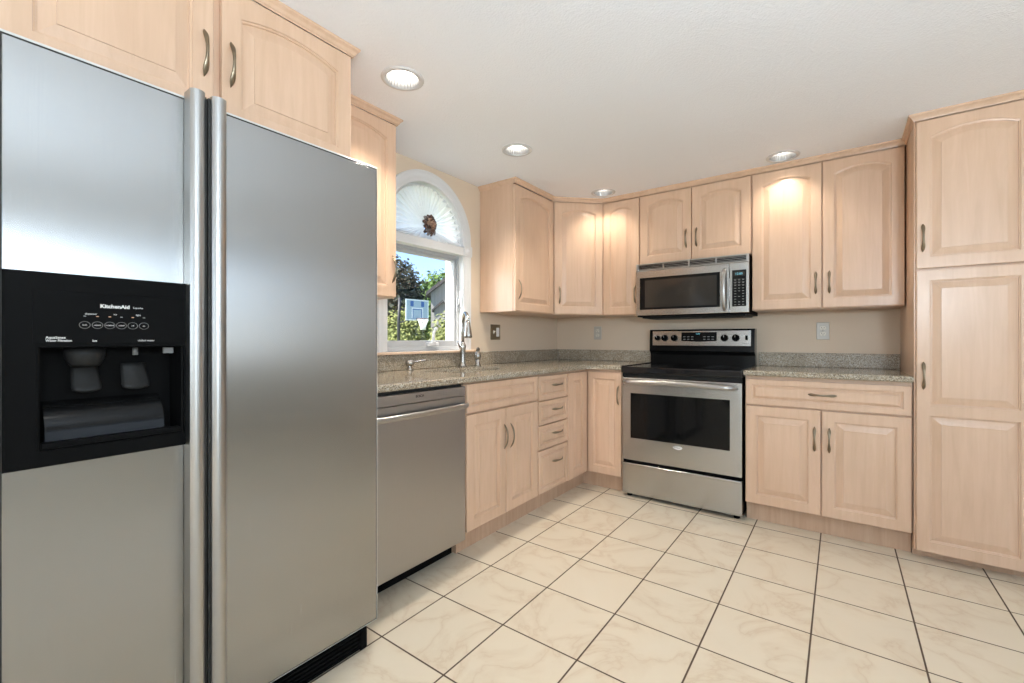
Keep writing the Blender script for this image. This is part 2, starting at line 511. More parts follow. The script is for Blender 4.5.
def cut(o, cutter):
    """boolean difference baked into the mesh; the cutter is removed"""
    cutter.parent = o.parent; cutter.matrix_basis = o.matrix_basis.copy() if o.parent else Matrix()
    md = o.modifiers.new('cut', 'BOOLEAN'); md.operation = 'DIFFERENCE'; md.solver = 'EXACT'; md.object = cutter
    dg = bpy.context.evaluated_depsgraph_get(); dg.update()
    me = bpy.data.meshes.new_from_object(o.evaluated_get(dg))
    o.modifiers.remove(md)
    old = o.data; o.data = me
    me.name = old.name
    bpy.data.meshes.remove(old)
    cm = cutter.data
    bpy.data.objects.remove(cutter); bpy.data.meshes.remove(cm)

def lettering(body, size, loc, mat, parent, align='CENTER', bold=0.0, sx=1.0, name='lettering', depth=0.0004):
    """flat letters standing on a surface that faces local -y"""
    cu = bpy.data.curves.new('glyphs', 'FONT')
    cu.body = body; cu.size = size; cu.align_x = align; cu.align_y = 'CENTER'
    cu.extrude = depth/2; cu.offset = bold; cu.resolution_u = 3
    t = bpy.data.objects.new('glyphs', cu); COL.objects.link(t)
    dg = bpy.context.evaluated_depsgraph_get(); dg.update()
    me = bpy.data.meshes.new_from_object(t.evaluated_get(dg))
    bpy.data.objects.remove(t); bpy.data.curves.remove(cu)
    me.transform(Matrix.Rotation(PI/2, 4, 'X') @ Matrix.Diagonal((sx, 1, 1, 1)))
    me.materials.clear(); me.materials.append(mat); me.name = name
    o = bpy.data.objects.new(name, me); COL.objects.link(o)
    o.parent = parent; o.location = loc
    return o

# ------------------------------------------------------------------ cabinet pieces (local frame: x right, y into the wall, z up, fronts face -y)
NARC = 14
def loop_pts(x0, x1, z0, z1, rise, y):
    """closed loop, bottom-left, bottom-right, then the top from right to left; rise>0 = arched top"""
    pts = [(x0, y, z0), (x1, y, z0)]
    for k in range(NARC+1):
        t = k/NARC
        u = 2*t-1
        pts.append((x1+(x0-x1)*t, y, z1 - rise + rise*(1-u*u) if rise else z1))
    return pts

def door_mb(w, h, T=0.020, stile=0.055, rail_t=0.052, rail_b=0.055, rise=0.0, splits=(), slope=0.030, y0=0.0):
    """raised-panel door; its front is at y0-T ... y0 (back). splits: heights of mid rails (z_low, z_high)"""
    b = MB()
    f = y0 - T
    r = 0.003
    L = [loop_pts(0, w, 0, h, 0, y0), loop_pts(0, w, 0, h, 0, f+r),
         loop_pts(r*0.35, w-r*0.35, r*0.35, h-r*0.35, 0, f+r*0.3), loop_pts(r, w-r, r, h-r, 0, f)]
    b.loft(L, True, False)
    cells, z = [], r
    for lo, hi in splits:
        cells.append((z, (lo+hi)/2, rail_b if z == r else None, lo)); z = (lo+hi)/2; last = hi
    edges = [r] + [(lo+hi)/2 for lo, hi in splits] + [h-r]
    for i in range(len(edges)-1):
        za, zb = edges[i], edges[i+1]
        pa = rail_b if i == 0 else splits[i-1][1]
        pb = h-rail_t if i == len(edges)-2 else splits[i][0]
        rs = rise if i == len(edges)-2 else 0
        x0, x1 = stile, w-stile
        def opening(d, y):
            return loop_pts(x0+d, x1-d, pa+d, pb-d, rs*max(0.15, 1-d*4), y)
        b.loft([loop_pts(r, w-r, za, zb, 0, f), opening(0, f), opening(0.0010, f+0.0040), opening(0.0060, f+0.0055),
                opening(0.0068, f+0.0105), opening(0.0108, f+0.0105), opening(0.0108+slope*0.55, f+0.0062),
                opening(0.0108+slope, f+0.0034), opening(0.0113+slope, f+0.0006)], False, True)
    return b

def pull_mb(L=0.140, vertical=True, y=-0.020, c=(0, 0)):
    """bowed pull with leaf-shaped feet"""
    b = MB()
    n = 28; loops = []
    for i in range(n+1):
        s = -1 + 2*i/n
        a = abs(s)
        out = 0.027*(1-a**2.2) + 0.0028
        if a < 0.6: w = 0.0043 + 0.0032*(a/0.6)**2
        else: w = 0.0075*max(0.12, 1-((a-0.72)/0.29)**2) if a > 0.72 else 0.0075
        th = 0.0034 if a < 0.7 else 0.0034-0.0016*(a-0.7)/0.3
        lp = []
        for k in range(10):
            g = 2*PI*k/10
            q, d = w*math.cos(g), th*math.sin(g)
            if vertical: lp.append((c[0]+q, y-out+d, c[1]+s*L/2))
            else: lp.append((c[0]+s*L/2, y-out+d, c[1]+q))
        loops.append(lp)
    b.loft(loops, smooth=True)
    return b

def add_door(par, x, z, w, h, handle=None, vertical=True, name='door', **kw):
    g = 0.0016
    o = door_mb(w-2*g, h-2*g, **kw).build(name, M['maple'], par, (x+g, 0, z+g), weld=True)
    if handle:
        pull_mb(vertical=vertical, c=handle).build('handle', M['bronze'], o)
    return o

def carcass(par, w, d, z0, z1, name='carcass', x0=0.0, y0=0.0005):
    MB().box(x0, x0+w, y0, d, z0, z1, 0.0015, 1).build(name, M['maple'], par)

CEIL = 2.230
# ================================================================== SETTING
XW, YW, XR, YF = -2.153, 3.65, 3.2, -3.2
MB().box(XW-0.15, XR+0.15, YF-0.15, YW+0.15, -0.12, 0).build('floor', M['floor'])['kind'] = 'structure'

cans = [(-1.523, 1.272), (-1.548, 2.152), (-1.464, 3.170), (-0.284, 3.195)]
ceil = MB().box(XW-0.15, XR+0.15, YF-0.15, YW+0.15, CEIL, CEIL+0.10).build('ceiling', M['ceiling'])
added_cans = [(-0.40, 0.30), (0.60, 0.75), (1.55, 1.45), (0.85, -0.95), (2.2, -0.1), (-0.6, -1.5)]  # extra lights out of view, added to brighten floor and room
cb = MB()
for x, y in cans + added_cans:
    cb.lathe([(0.073, CEIL-0.05), (0.073, CEIL+0.2)], (x, y, 0), n=40)
cut(ceil, cb.build('cutter', M['white']))
ceil['kind'] = 'structure'

def opening_poly(grow=0.0, zb=1.030):
    """outline (Y, Z) of the arched kitchen window"""
    c, zc, R = 2.003, 1.785, 0.333+grow
    pts = [(c-R, zb-grow), (c+R, zb-grow)]
    for k in range(33):
        a = PI*k/32
        pts.append((c+R*math.cos(a), zc+R*math.sin(a)))
    return pts

wl = MB().box(XW-0.15, XW, YF, YW, 0, CEIL).build('wall_left', M['wall'])
c_ = MB().prism(opening_poly(0.012), lambda p: (XW-0.3, p[0], p[1]), lambda p: (XW+0.2, p[0], p[1])).build('cutter', M['wall'])
cut(wl, c_)
wl['kind'] = 'structure'
MB().box(XW-0.15, XR+0.15, YW, YW+0.15, 0, CEIL).build('wall_back', M['wall'])['kind'] = 'structure'

wr = MB().box(XR, XR+0.15, YF, YW, 0, CEIL).build('wall_right', M['wallpale'])
cb = MB(); cb.box(XR-0.2, XR+0.4, 0.60, 2.50, 0.80, 2.10); cb.box(XR-0.2, XR+0.4, -2.35, -0.65, 0.02, 2.05)
cut(wr, cb.build('cutter', M['wall'])); wr['kind'] = 'structure'
wf = MB().box(XW-0.15, XR+0.15, YF-0.15, YF, 0, CEIL).build('wall_front', M['wallpale'])
cut(wf, MB().box(-1.40, 2.0, YF-0.4, YF+0.2, 0.60, 2.10).build('cutter', M['wall'])); wf['kind'] = 'structure'

def plain_window(name, axis, a0, a1, z0, z1, mull):
    w = thing(name, None, None, kind='structure')
    b = MB(); g = MB()
    def bx(m, p0, p1, q0, q1, d0, d1):
        if axis == 'x': m.box(d0, d1, p0, p1, q0, q1)
        else: m.box(p0, p1, d0, d1, q0, q1)
    F = XR if axis == 'x' else YF
    s = 1 if axis == 'x' else -1
    lo, hi = sorted((F-0.02*s, F+0.09*s))
    for p0, p1, q0, q1 in [(a0-.06, a1+.06, z0-.06, z0+.02), (a0-.06, a1+.06, z1-.02, z1+.06), (a0-.06, a0+.03, z0+.02, z1-.02), (a1-.03, a1+.06, z0+.02, z1-.02)] + [(m-.025, m+.025, z0+.02, z1-.02) for m in mull]:
        bx(b, p0, p1, q0, q1, lo, hi)
    lo, hi = sorted((F+0.03*s, F+0.035*s))
    bx(g, a0+.03, a1-.03, z0+.02, z1-.02, lo, hi)
    b.build('window_frame', M['white'], w); g.build('window_pane', M['glass'], w)
plain_window('window_2', 'x', 0.60, 2.50, 0.80, 2.10, [1.55])
plain_window('door_1', 'x', -2.35, -0.65, 0.08, 2.05, [-1.5])
plain_window('window_3', 'y', -1.40, 2.00, 0.60, 2.10, [-0.27, 0.87])  # unseen window, added so more light reaches the back cabinets

# ------------------------------------------------------------------ kitchen window
win = thing('window_1', None, None, kind='structure')
inner, outer = opening_poly(0.0), opening_poly(0.012)
b = MB()
b.loft([[(XW-0.15, y, z) for y, z in outer], [(XW+0.004, y, z) for y, z in outer],
        [(XW+0.004, y, z) for y, z in inner], [(XW-0.15, y, z) for y, z in inner]], closed=True)
b.build('jamb', M['white'], win)
# arched casing: moulded profile swept round the arch and down both legs
def arch_path(R, zc=1.785, c=2.003, zb=1.026, n=40):
    return [(c+R, zb)] + [(c+R*math.cos(PI*k/n), zc+R*math.sin(PI*k/n)) for k in range(n+1)] + [(c-R, zb)]
prof = [(0.328, 0.0), (0.328, 0.012), (0.334, 0.015), (0.340, 0.013), (0.346, 0.013), (0.352, 0.018), (0.372, 0.020), (0.380, 0.016), (0.386, 0.021), (0.396, 0.023), (0.400, 0.020), (0.400, 0.0)]
rows = [[(XW+h, y, z) for (y, z) in arch_path(R)] for R, h in prof]
b = MB()
L = [[b.v(p) for p in r] for r in rows]
for i in range(len(L)):
    a, c2 = L[i], L[(i+1) % len(L)]
    for k in range(len(a)-1):
        b.face([a[k], a[k+1], c2[k+1], c2[k]], True)
b.build('casing', M['white'], win)
b = MB()
b.box(XW-0.10, XW+0.018, 2.003-0.333, 2.003+0.333, 1.700, 1.752, 0.004)
b.box(XW-0.05, XW+0.022, 2.003-0.333, 2.003+0.333, 1.694, 1.703, 0.002)
b.build('transom_bar', M['white'], win)
for y in (2.003-0.366, 2.003+0.366):
    b = MB()
    b.box(XW, XW+0.028, y-0.040, y+0.040, 1.692, 1.764, 0.004)
    b.lathe([(0.026, 0.028), (0.024, 0.032), (0.017, 0.030), (0.014, 0.033), (0.0, 0.034)], (XW, y, 1.728), 'x', 20, cap=False)
    b.build('corner_block', M['white'], win)
# lower casement sash
b = MB()
y0, y1 = 2.003-0.331, 2.003+0.331
X0, X1 = XW-0.085, XW-0.050
b.box(X0, X1, y0, y1, 1.031, 1.097, 0.004); b.box(X0, X1, y0, y1, 1.654, 1.702, 0.004)
b.box(X0, X1, y0, y0+0.034, 1.097, 1.654, 0.003); b.box(X0, X1, y1-0.034, y1, 1.097, 1.654, 0.003)
b.box(X1, X1+0.014, y0, y1, 1.031, 1.058, 0.003); b.box(X1, X1+0.014, y0, y1, 1.674, 1.700, 0.003)
b.box(X1, X1+0.012, y0, y0+0.014, 1.058, 1.674, 0.002); b.box(X1, X1+0.012, y1-0.014, y1, 1.058, 1.674, 0.002)
sash = b.build('sash', M['sashgrey'], win)
MB().box(X0+0.014, X0+0.018, y0+0.03, y1-0.03, 1.09, 1.66).build('window_pane', M['glass'], sash)
# arched upper sash
b = MB()
rows = []
for R, xx in ((0.331, X0), (0.331, X1), (0.312, X1), (0.312, X0)):
    rows.append([(xx, 2.003+R*math.cos(PI*k/32), 1.785+R*math.sin(PI*k/32)) for k in range(33)])
L = [[b.v(p) for p in r] for r in rows]
for i in range(4):
    for k in range(32):
        b.face([L[i][k], L[i][k+1], L[(i+1) % 4][k+1], L[(i+1) % 4][k]])
b.box(X0, X1, 2.003-0.331, 2.003+0.331, 1.750, 1.785)
us = b.build('arched_sash', M['vinyl'], win)
half = [(2.003+0.318*math.cos(PI*k/32), 1.780+0.318*math.sin(PI*k/32)) for k in range(33)]
MB().prism(half, lambda p: (X0+0.014, *p), lambda p: (X0+0.018, *p)).build('window_pane', M['glass'], us)
# crank operator and sash lock
b = MB()
b.box(X1+0.012, X1+0.040, 2.022, 2.118, 1.060, 1.086, 0.006, 3)
b.lathe([(0.018, 0.0), (0.016, 0.016), (0.010, 0.022)], (X1+0.030, 2.072, 1.080), n=16)
b.tube([(X1+0.030, 2.072, 1.09), (X1+0.034, 2.070, 1.12), (X1+0.036, 2.072, 1.150), (X1+0.040, 2.080, 1.170)], [0.009, 0.0095, 0.009, 0.007], 10)
b.lathe([(0.0, -0.014), (0.011, -0.009), (0.013, 0), (0.011, 0.009), (0.0, 0.014)], (X1+0.042, 2.084, 1.174), n=12)
b.build('crank_handle', M['white'], win)
b = MB(); b.box(X1+0.010, X1+0.020, y1-0.024, y1-0.008, 1.30, 1.40, 0.003)
b.tube([(X1+0.020, y1-0.016, 1.345), (X1+0.034, y1-0.018, 1.36), (X1+0.036, y1-0.018, 1.40)], 0.005, 8)
b.build('sash_lock', M['sashgrey'], win)
# outside casing (white brickmould)
b = MB()
for p in ((y0-0.09, y0-0.002, 1.0, 1.72), (y1+0.002, y1+0.09, 1.0, 1.72)):
    b.box(XW-0.172, XW-0.150, *p[:2], *p[2:], 0.004)
b.box(XW-0.22, XW-0.150, y0-0.09, y1+0.09, 0.98, 1.031, 0.004)
b.build('outside_casing', M['white'], win)
st = MB().box(XW-0.045, XW+0.046, 1.50, 2.462, 1.0125, 1.0290, 0.004).build('window_sill', M['sillwood'])
st['kind'] = 'structure'

# sunburst curtain in the arch
cur = thing('sunburst_curtain', 'white sheer sunburst curtain gathered in the arched top of the kitchen window', 'curtain', (XW-0.022, 2.003, 1.755))
rows = []
NP = 25
for j in range(13):
    t = j/12
    row = []
    for k in range(NP*12+1):
        a = -0.55 + (PI+1.10)*k/(NP*12)
        c0 = Vector((math.cos(a)*0.020, 0.080 + math.sin(a)*0.020))
        if a < 0: edge = Vector((0.317*(1+a/0.55), 0.003))
        elif a > PI: edge = Vector((-0.317*(1-(a-PI)/0.55), 0.003))
        elif math.sin(a) > 0.05: edge = Vector((math.cos(a)*0.317, 0.027+math.sin(a)*0.312))
        else: edge = Vector((math.cos(a)*0.317, 0.006+math.sin(a)*0.6))
        p = c0.lerp(edge, t)
        amp = (0.0015+0.019*t**0.75)
        ph = NP*2*a + 1.3*math.sin(3.1*a+1) + 0.5*math.sin(11*a)
        xx = amp*math.sin(ph) + 0.006*(1-t)
        row.append((xx, p.x, p.y))
    rows.append(row)
b = MB(); b.sheet(rows); b.build('pleated_sheer', M['sheer'], cur)
b = MB()
b.tube([(0.0, 0.320*math.cos(PI*k/40), 0.027+0.315*math.sin(PI*k/40)) for k in range(41)], 0.006, 8)
b.build('curtain_rod', M['white'], cur)

ros = thing('dried_flower_rosette', 'brown dried flower rosette pinned at the heart of the sunburst curtain', 'flower', (XW+0.010, 2.000, 1.848))
def petal(parent, ang, r, ln, wd, tilt, mat):
    b = MB(); rows = []
    for i in range(7):
        u = i/6
        row = []
        for k in range(-3, 4):
            v = k/3
            wv = wd*math.sin(PI*min(1, 0.12+u*0.80))**0.7
            rr = r + ln*u
            x = tilt*math.sin(u*2.2)+0.010*(v*v)*math.sin(PI*u) + 0.003*math.sin(9*u+5*v)
            t_ = v*wv
            row.append((x, rr*math.cos(ang)-t_*math.sin(ang), rr*math.sin(ang)+t_*math.cos(ang)))
        rows.append(row)
    b.sheet(rows)
    o = b.build('petal', mat, parent)
    md = o.modifiers.new('thickness', 'SOLIDIFY'); md.thickness = 0.002
for i in range(11):
    petal(ros, 2*PI*i/11+0.2, 0.012, 0.046+0.010*random.random(), 0.019, 0.014, [M['petal_a'], M['petal_c'], M['petal_a']][i % 3])
for i in range(7):
    petal(ros, 2*PI*i/7+0.5, 0.004, 0.034, 0.015, 0.032, [M['petal_b'], M['petal_a'], M['petal_b']][i % 3])
for i in range(4):
    petal(ros, -PI/2+(i-1.5)*0.42, 0.030, 0.048, 0.016, 0.010, [M['petal_a'], M['petal_c']][i % 2])
b = MB()
for i in range(9):
    a = 2*PI*i/9
    b.lathe([(0, -0.008), (0.007, -0.004), (0.008, 0.002), (0.004, 0.008), (0, 0.009)], (0.030+0.003*math.sin(i*2), 0.010*math.cos(a), 0.010*math.sin(a)), 'x', 10)
b.build('flower_centre', M['petal_b'], ros)

# ------------------------------------------------------------------ recessed lights
names = ['recessed ceiling light nearest the fridge cabinet', 'recessed ceiling light in front of the arched window',
         'recessed ceiling light tight against the diagonal corner cabinet', 'recessed ceiling light above the tall two-door upper cabinet']
names += ['added out-of-view recessed light in front of the refrigerator'] + ['added out-of-view recessed light brightening the room']*5
for i, ((x, y), lab) in enumerate(zip(cans + added_cans, names)):
    t = thing('recessed_light', lab, 'ceiling light', (x, y, CEIL), group='recessed ceiling lights')
    MB().lathe([(0.070, 0.0), (0.072, -0.005), (0.082, -0.006), (0.090, -0.003), (0.0915, 0.0)], n=48, cap=False).build('trim_ring', M['trimring'], t)
    b = MB()
    loops = []
    for r, h in ((0.0700, -0.003), (0.0660, 0.020), (0.060, 0.05), (0.052, 0.085), (0.0515, 0.088)):
        loops.append([((r*(1+0.012*math.cos(k*PI)))*math.cos(2*PI*k/64), (r*(1+0.012*math.cos(k*PI)))*math.sin(2*PI*k/64), h) for k in range(64)])
    b.loft(loops, False, False)
    b.build('reflector', M['steel_s'], t)
    MB().lathe([(0.0, 0.025), (0.024, 0.026), (0.042, 0.031), (0.052, 0.040), (0.0525, 0.062), (0.0, 0.064)], n=32, cap=False).build('bulb', M['bulb'], t)
    d = bpy.data.lights.new('downlight', 'SPOT')
    d.energy = DOWN_W[i] if i < 4 else ADDED_W
    d.color = (1.0, 0.90, 0.77) if i < 4 else (1.0, 0.95, 0.90)
    d.spot_size = math.radians(112 if i < 4 else 100); d.spot_blend = 0.75; d.shadow_soft_size = 0.03
    lo = bpy.data.objects.new('downlight' if i < 4 else 'added_downlight', d); COL.objects.link(lo)
    lo.location = (x, y, CEIL+0.014)

# unseen stand and bowl added around the ceiling fill light
t = thing('fill_stand', 'made-up stand and bowl around the ceiling fill light, out of view', 'fill light', (0.75, -0.25, 0))
MB().lathe([(0.0, 0.0), (0.14, 0.0), (0.14, 0.012), (0.05, 0.026), (0.014, 0.034)], n=32).build('base', M['nickel'], t)
MB().tube([(0, 0, 0.03), (0, 0, 0.75), (0, 0, 1.36)], 0.011, 12).build('pole', M['nickel'], t)
tl = Vector((-0.38, 0.60, 1)).to_track_quat('Z', 'Y').to_matrix().to_4x4()
b = MB(); b.lathe([(0.02, -0.15), (0.10, -0.125), (0.19, -0.06), (0.27, 0.02), (0.263, 0.02), (0.185, -0.052), (0.095, -0.115), (0.0, -0.13)], n=36)
bmesh.ops.transform(b.bm, matrix=Matrix.Translation((0, 0, 1.49)) @ tl, verts=b.bm.verts)
b.build('fill_bowl', M['white'], t)

# ================================================================== CABINETS
RZL = PI/2        # rotation for anything on the window wall
def Lw(x_front, y0): return (x_front, y0, 0)

# over-fridge cabinet
t = thing('fridge_top_cabinet', 'deep two-door maple cabinet over the steel refrigerator', 'cabinet', Lw(-1.543, 0.115), RZL)
carcass(t, 0.910, 0.605, 1.765, 2.205)
add_door(t, 0.003, 1.770, 0.4345, 0.428, (0.4345-0.030, 0.184), rise=0.030)
add_door(t, 0.4555, 1.770, 0.4515, 0.428, (0.024, 0.184), rise=0.030)

CROWN = [(0.0, 2.197), (0.003, 2.197), (0.004, 2.201), (0.008, 2.204), (0.010, 2.208), (0.013, 2.214), (0.019, 2.219), (0.0215, 2.221), (0.022, 2.225), (0.0225, 2.2295), (0.0, 2.2295)]
def crown_mb(path, to_local=None, prof=CROWN):
    b = MB(); loops = []
    P = [Vector(p) for p in path]
    for i, p in enumerate(P):
        def nrm(a, c):
            d = (c-a).normalized(); return Vector((d.y, -d.x))
        if i == 0: m = nrm(P[0], P[1])
        elif i == len(P)-1: m = nrm(P[-2], P[-1])
        else:
            n1, n2 = nrm(P[i-1], p), nrm(p, P[i+1])
            m = (n1+n2); m = m/ (m.length_squared/2)
        loops.append([(p.x+m.x*o, p.y+m.y*o, z) for o, z in prof])
    if to_local:
        loops = [[to_local(q) for q in lp] for lp in loops]
    b.loft(loops)
    return b
# over-fridge crown: front edge then its exposed return (local frame of that cabinet)
crown_mb([(-0.002, -0.020), (0.910, -0.020), (0.910, 0.25)]).build('crown', M['maple'], t)

# cabinet left of the window
t = thing('upper_cabinet', 'narrow single-door maple upper cabinet between the fridge and the arched window', 'cabinet', Lw(-1.848, 1.029), RZL, 'maple upper cabinets')
carcass(t, 0.461, 0.300, 1.315, 2.205)
add_door(t, 0.003, 1.318, 0.455, 0.880, (0.455-0.030, 0.140), rise=0.032)
crown_mb([(0.0, -0.020), (0.461, -0.020), (0.461, 0.300)]).build('crown', M['maple'], t)

# cabinet right of the window
t = thing('upper_cabinet', 'single-door maple upper cabinet right of the arched window, bare side facing the window', 'cabinet', Lw(-1.848, 2.520), RZL, 'maple upper cabinets')
carcass(t, 0.518, 0.300, 1.302, 2.205)
add_door(t, 0.003, 1.305, 0.512, 0.888, (0.034, 0.150), rise=0.032)

# diagonal corner cabinet
P0, P1 = Vector((-1.848, 3.042)), Vector((-1.542, 3.348))
wd = (P1-P0).length
t = thing('corner_upper_cabinet', 'diagonal maple corner cabinet with one arched door below the corner ceiling light', 'cabinet', (P0.x, P0.y, 0), PI/4, 'maple upper cabinets')
def tolocal(p):
    d = Vector(p)-P0; c = math.sqrt(0.5)
    return (c*(d.x+d.y), c*(d.y-d.x))
poly = [tolocal(p) for p in ((-1.848, 3.0425), (-1.5425, 3.348), (-1.5425, 3.648), (-2.151, 3.648), (-2.151, 3.0425))]
MB().prism(poly, lambda p: (p[0], p[1], 1.302), lambda p: (p[0], p[1], 2.205)).build('carcass', M['maple'], t)
add_door(t, 0.016, 1.305, wd-0.032, 0.888, (0.040, 0.148), rise=0.030)

# back wall uppers: front of the carcass at y = 3.345, doors to 3.325
def back_upper(name, label, x0, x1, z0, doors, handles):
    t = thing(name, label, 'cabinet', (x0, 3.345, 0), 0, 'maple upper cabinets')
    w = x1-x0
    carcass(t, w, 0.302, z0, 2.205)
    dw = (w-0.003*(doors+1))/doors
    for i in range(doors):
        add_door(t, 0.003+i*(dw+0.003), z0+0.003, dw, 2.193-z0-0.003, handles(i, dw), rise=0.032 if w/doors > 0.34 else 0.026)
    return t
back_upper('upper_cabinet', 'narrow single-door maple upper cabinet left of the microwave', -1.5405, -1.2375, 1.295, 1, lambda i, w: (w-0.028, 0.150))
back_upper('upper_cabinet', 'short two-door maple cabinet directly over the microwave', -1.2365, -0.4745, 1.672, 2, lambda i, w: (w-0.035, 0.155) if i == 0 else (0.033, 0.155))
back_upper('upper_cabinet', 'tall two-door maple upper cabinet between microwave and pantry', -0.4735, 0.296, 1.295, 2, lambda i, w: (w-0.032, 0.153) if i == 0 else (0.033, 0.153))

# long crown from the window round to the pantry
o = crown_mb([(-2.150, 2.520), (-1.828, 2.520), (-1.828, 3.038), (-1.5385, 3.325), (0.300, 3.325), (0.300, 3.003), (0.720, 3.003), (0.720, 3.64)]).build('crown_molding', M['maple'])
tag(o, 'continuous maple crown molding along the ceiling from window cabinet to pantry', 'molding')

# pantry
t = thing('pantry_cabinet', 'floor-to-ceiling maple pantry cabinet at the right edge', 'cabinet', (0.300, 3.022, 0))
MB().box(0, 0.420, 0.0005, 0.624, 0.044, 2.205, 0.0015, 1).build('carcass', M['maple'], t)
MB().box(0.0, 0.420, 0.055, 0.62, 0, 0.0435).build('toe_kick', M['toe'], t)
add_door(t, 0.006, 1.456, 0.408, 0.738, (0.024, 0.152), stile=0.050, rise=0.034)
add_door(t, 0.006, 0.046, 0.408, 1.404, (0.026, 0.876), stile=0.050, rail_t=0.052, splits=((0.680, 0.730),))

# ---------------------------------------------------------------- base cabinets
def base_box(t, w, z0=0.1165, z1=0.886, d=0.605):
    MB().box(0, w, 0.0005, d, z0, z1, 0.001, 1).build('carcass', M['maple'], t)
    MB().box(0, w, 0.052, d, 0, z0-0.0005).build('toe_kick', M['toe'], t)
def drawer(par, x, z, w, h, hc=None, stile=0.028, name='drawer', slope=0.012):
    g = 0.0014
    o = door_mb(w-2*g, h-2*g, stile=stile, rail_t=stile, rail_b=stile, slope=slope).build(name, M['maple'], par, (x+g, 0, z+g), weld=True)
    if hc: pull_mb(0.135, False, c=hc).build('handle', M['bronze'], o)
    return o
# sink base
t = thing('sink_base_cabinet', 'maple sink base cabinet with false drawer front and two doors beside the dishwasher', 'cabinet', Lw(-1.543, 1.680), RZL)
b = MB()
b.box(0, 0.018, 0.0005, 0.605, 0.1165, 0.886); b.box(0.650, 0.668, 0.0005, 0.605, 0.1165, 0.886)
b.box(0.018, 0.650, 0.0005, 0.605, 0.1165, 0.135); b.box(0.018, 0.650, 0.595, 0.605, 0.135, 0.886)
b.box(0.018, 0.650, 0.0005, 0.020, 0.690, 0.886); b.box(0.318, 0.350, 0.0005, 0.020, 0.135, 0.690)
b.build('carcass', M['maple'], t)
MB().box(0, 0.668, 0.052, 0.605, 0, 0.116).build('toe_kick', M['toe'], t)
drawer(t, 0.004, 0.727, 0.660, 0.150, None, 0.030, 'false_front')
add_door(t, 0.004, 0.122, 0.328, 0.597, (0.328-0.022, 0.435), stile=0.055, rail_t=0.055)
add_door(t, 0.336, 0.122, 0.328, 0.597, (0.034, 0.432), stile=0.055, rail_t=0.055)
# drawer stack
t = thing('drawer_base_cabinet', 'narrow maple base cabinet with a stack of four drawers', 'cabinet', Lw(-1.543, 2.3485), RZL)
base_box(t, 0.380)
for z, h in ((0.124, 0.272), (0.404, 0.150), (0.559, 0.150), (0.716, 0.154)):
    drawer(t, 0.006, z, 0.368, h, (0.218, (h*0.5+0.012) if h < 0.2 else h*0.67), 0.024)
# corner base: folding door in two leaves
t = thing('corner_base_cabinet', 'maple corner base cabinet with folding two-leaf door left of the range', 'cabinet', (-1.543, 3.040, 0))
poly = [(0.0, 0.0), (0.293, 0.0), (0.293, 0.605), (-0.605, 0.605), (-0.605, -0.3105), (0.0, -0.3105)]
MB().prism(poly, lambda p: (p[0], p[1], 0.1165), lambda p: (p[0], p[1], 0.886)).build('carcass', M['maple'], t)
poly = [(-0.052, 0.052), (0.293, 0.052), (0.293, 0.60), (-0.60, 0.60), (-0.60, -0.3105), (-0.052, -0.3105)]
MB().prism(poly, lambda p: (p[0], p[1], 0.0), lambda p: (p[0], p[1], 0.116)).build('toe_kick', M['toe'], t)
add_door(t, 0.024, 0.119, 0.263, 0.750, (0.263-0.021, 0.583), stile=0.046, rail_t=0.050)
o = door_mb(0.283, 0.750, stile=0.072, rail_t=0.050, rail_b=0.055, slope=0.018).build('door', M['maple'], t, (0.0, -0.3075, 0.119), weld=True)
o.rotation_euler = (0, 0, PI/2)
# right base
t = thing('base_cabinet', 'maple base cabinet with one wide drawer over two doors right of the range', 'cabinet', (-0.4670, 3.040, 0))
base_box(t, 0.764)
drawer(t, 0.004, 0.713, 0.756, 0.155, (0.381, 0.080), 0.030)
add_door(t, 0.004, 0.119, 0.376, 0.588, (0.376-0.030, 0.425), stile=0.055, rail_t=0.055)
add_door(t, 0.384, 0.119, 0.376, 0.588, (0.033, 0.425), stile=0.055, rail_t=0.055)

# ---------------------------------------------------------------- worktops
def arc(cx, cy, r, a0, a1, n=8):
    return [(cx+r*math.cos(math.radians(a0+(a1-a0)*k/n)), cy+r*math.sin(math.radians(a0+(a1-a0)*k/n))) for k in range(n+1)]
poly = [(-2.1525, 1.035), (-1.497, 1.035)] + arc(-1.427, 2.924, 0.070, 180, 90) + [(-1.250, 2.994), (-1.250, 3.6495), (-2.1525, 3.6495)]
ct = MB().prism(poly, lambda p: (p[0], p[1], 0.887), lambda p: (p[0], p[1], 0.918), 0.009, 4).build('countertop', M['granite'])
SC = (-1.865, 2.03)
def ell(a, b_, z, n=48): return [(SC[0]+a*math.cos(2*PI*k/n), SC[1]+b_*math.sin(2*PI*k/n), z) for k in range(n)]
b = MB(); b.loft([ell(0.185, 0.270, 0.80), ell(0.185, 0.270, 1.0)])
cut(ct, b.build('cutter', M['granite']))
tag(ct, 'L-shaped speckled granite countertop running from the fridge past the sink to the range', 'countertop')
b = MB()
b.box(-2.1525, -2.130, 1.035, 3.6495, 0.9182, 1.012, 0.003)
b.box(-2.1298, -1.250, 3.627, 3.6495, 0.9182, 1.012, 0.003)
b.build('backsplash', M['granite_honed'], ct)
ct2 = MB().prism([(-0.4705, 2.994), (0.2985, 2.994), (0.2985, 3.6495), (-0.4705, 3.6495)], lambda p: (p[0], p[1], 0.887), lambda p: (p[0], p[1], 0.918), 0.009, 4).build('countertop', M['granite'])
tag(ct2, 'short speckled granite countertop between range and pantry', 'countertop')
MB().box(-0.4705, 0.2985, 3.627, 3.6495, 0.9182, 1.012, 0.003).build('backsplash', M['granite_honed'], ct2)

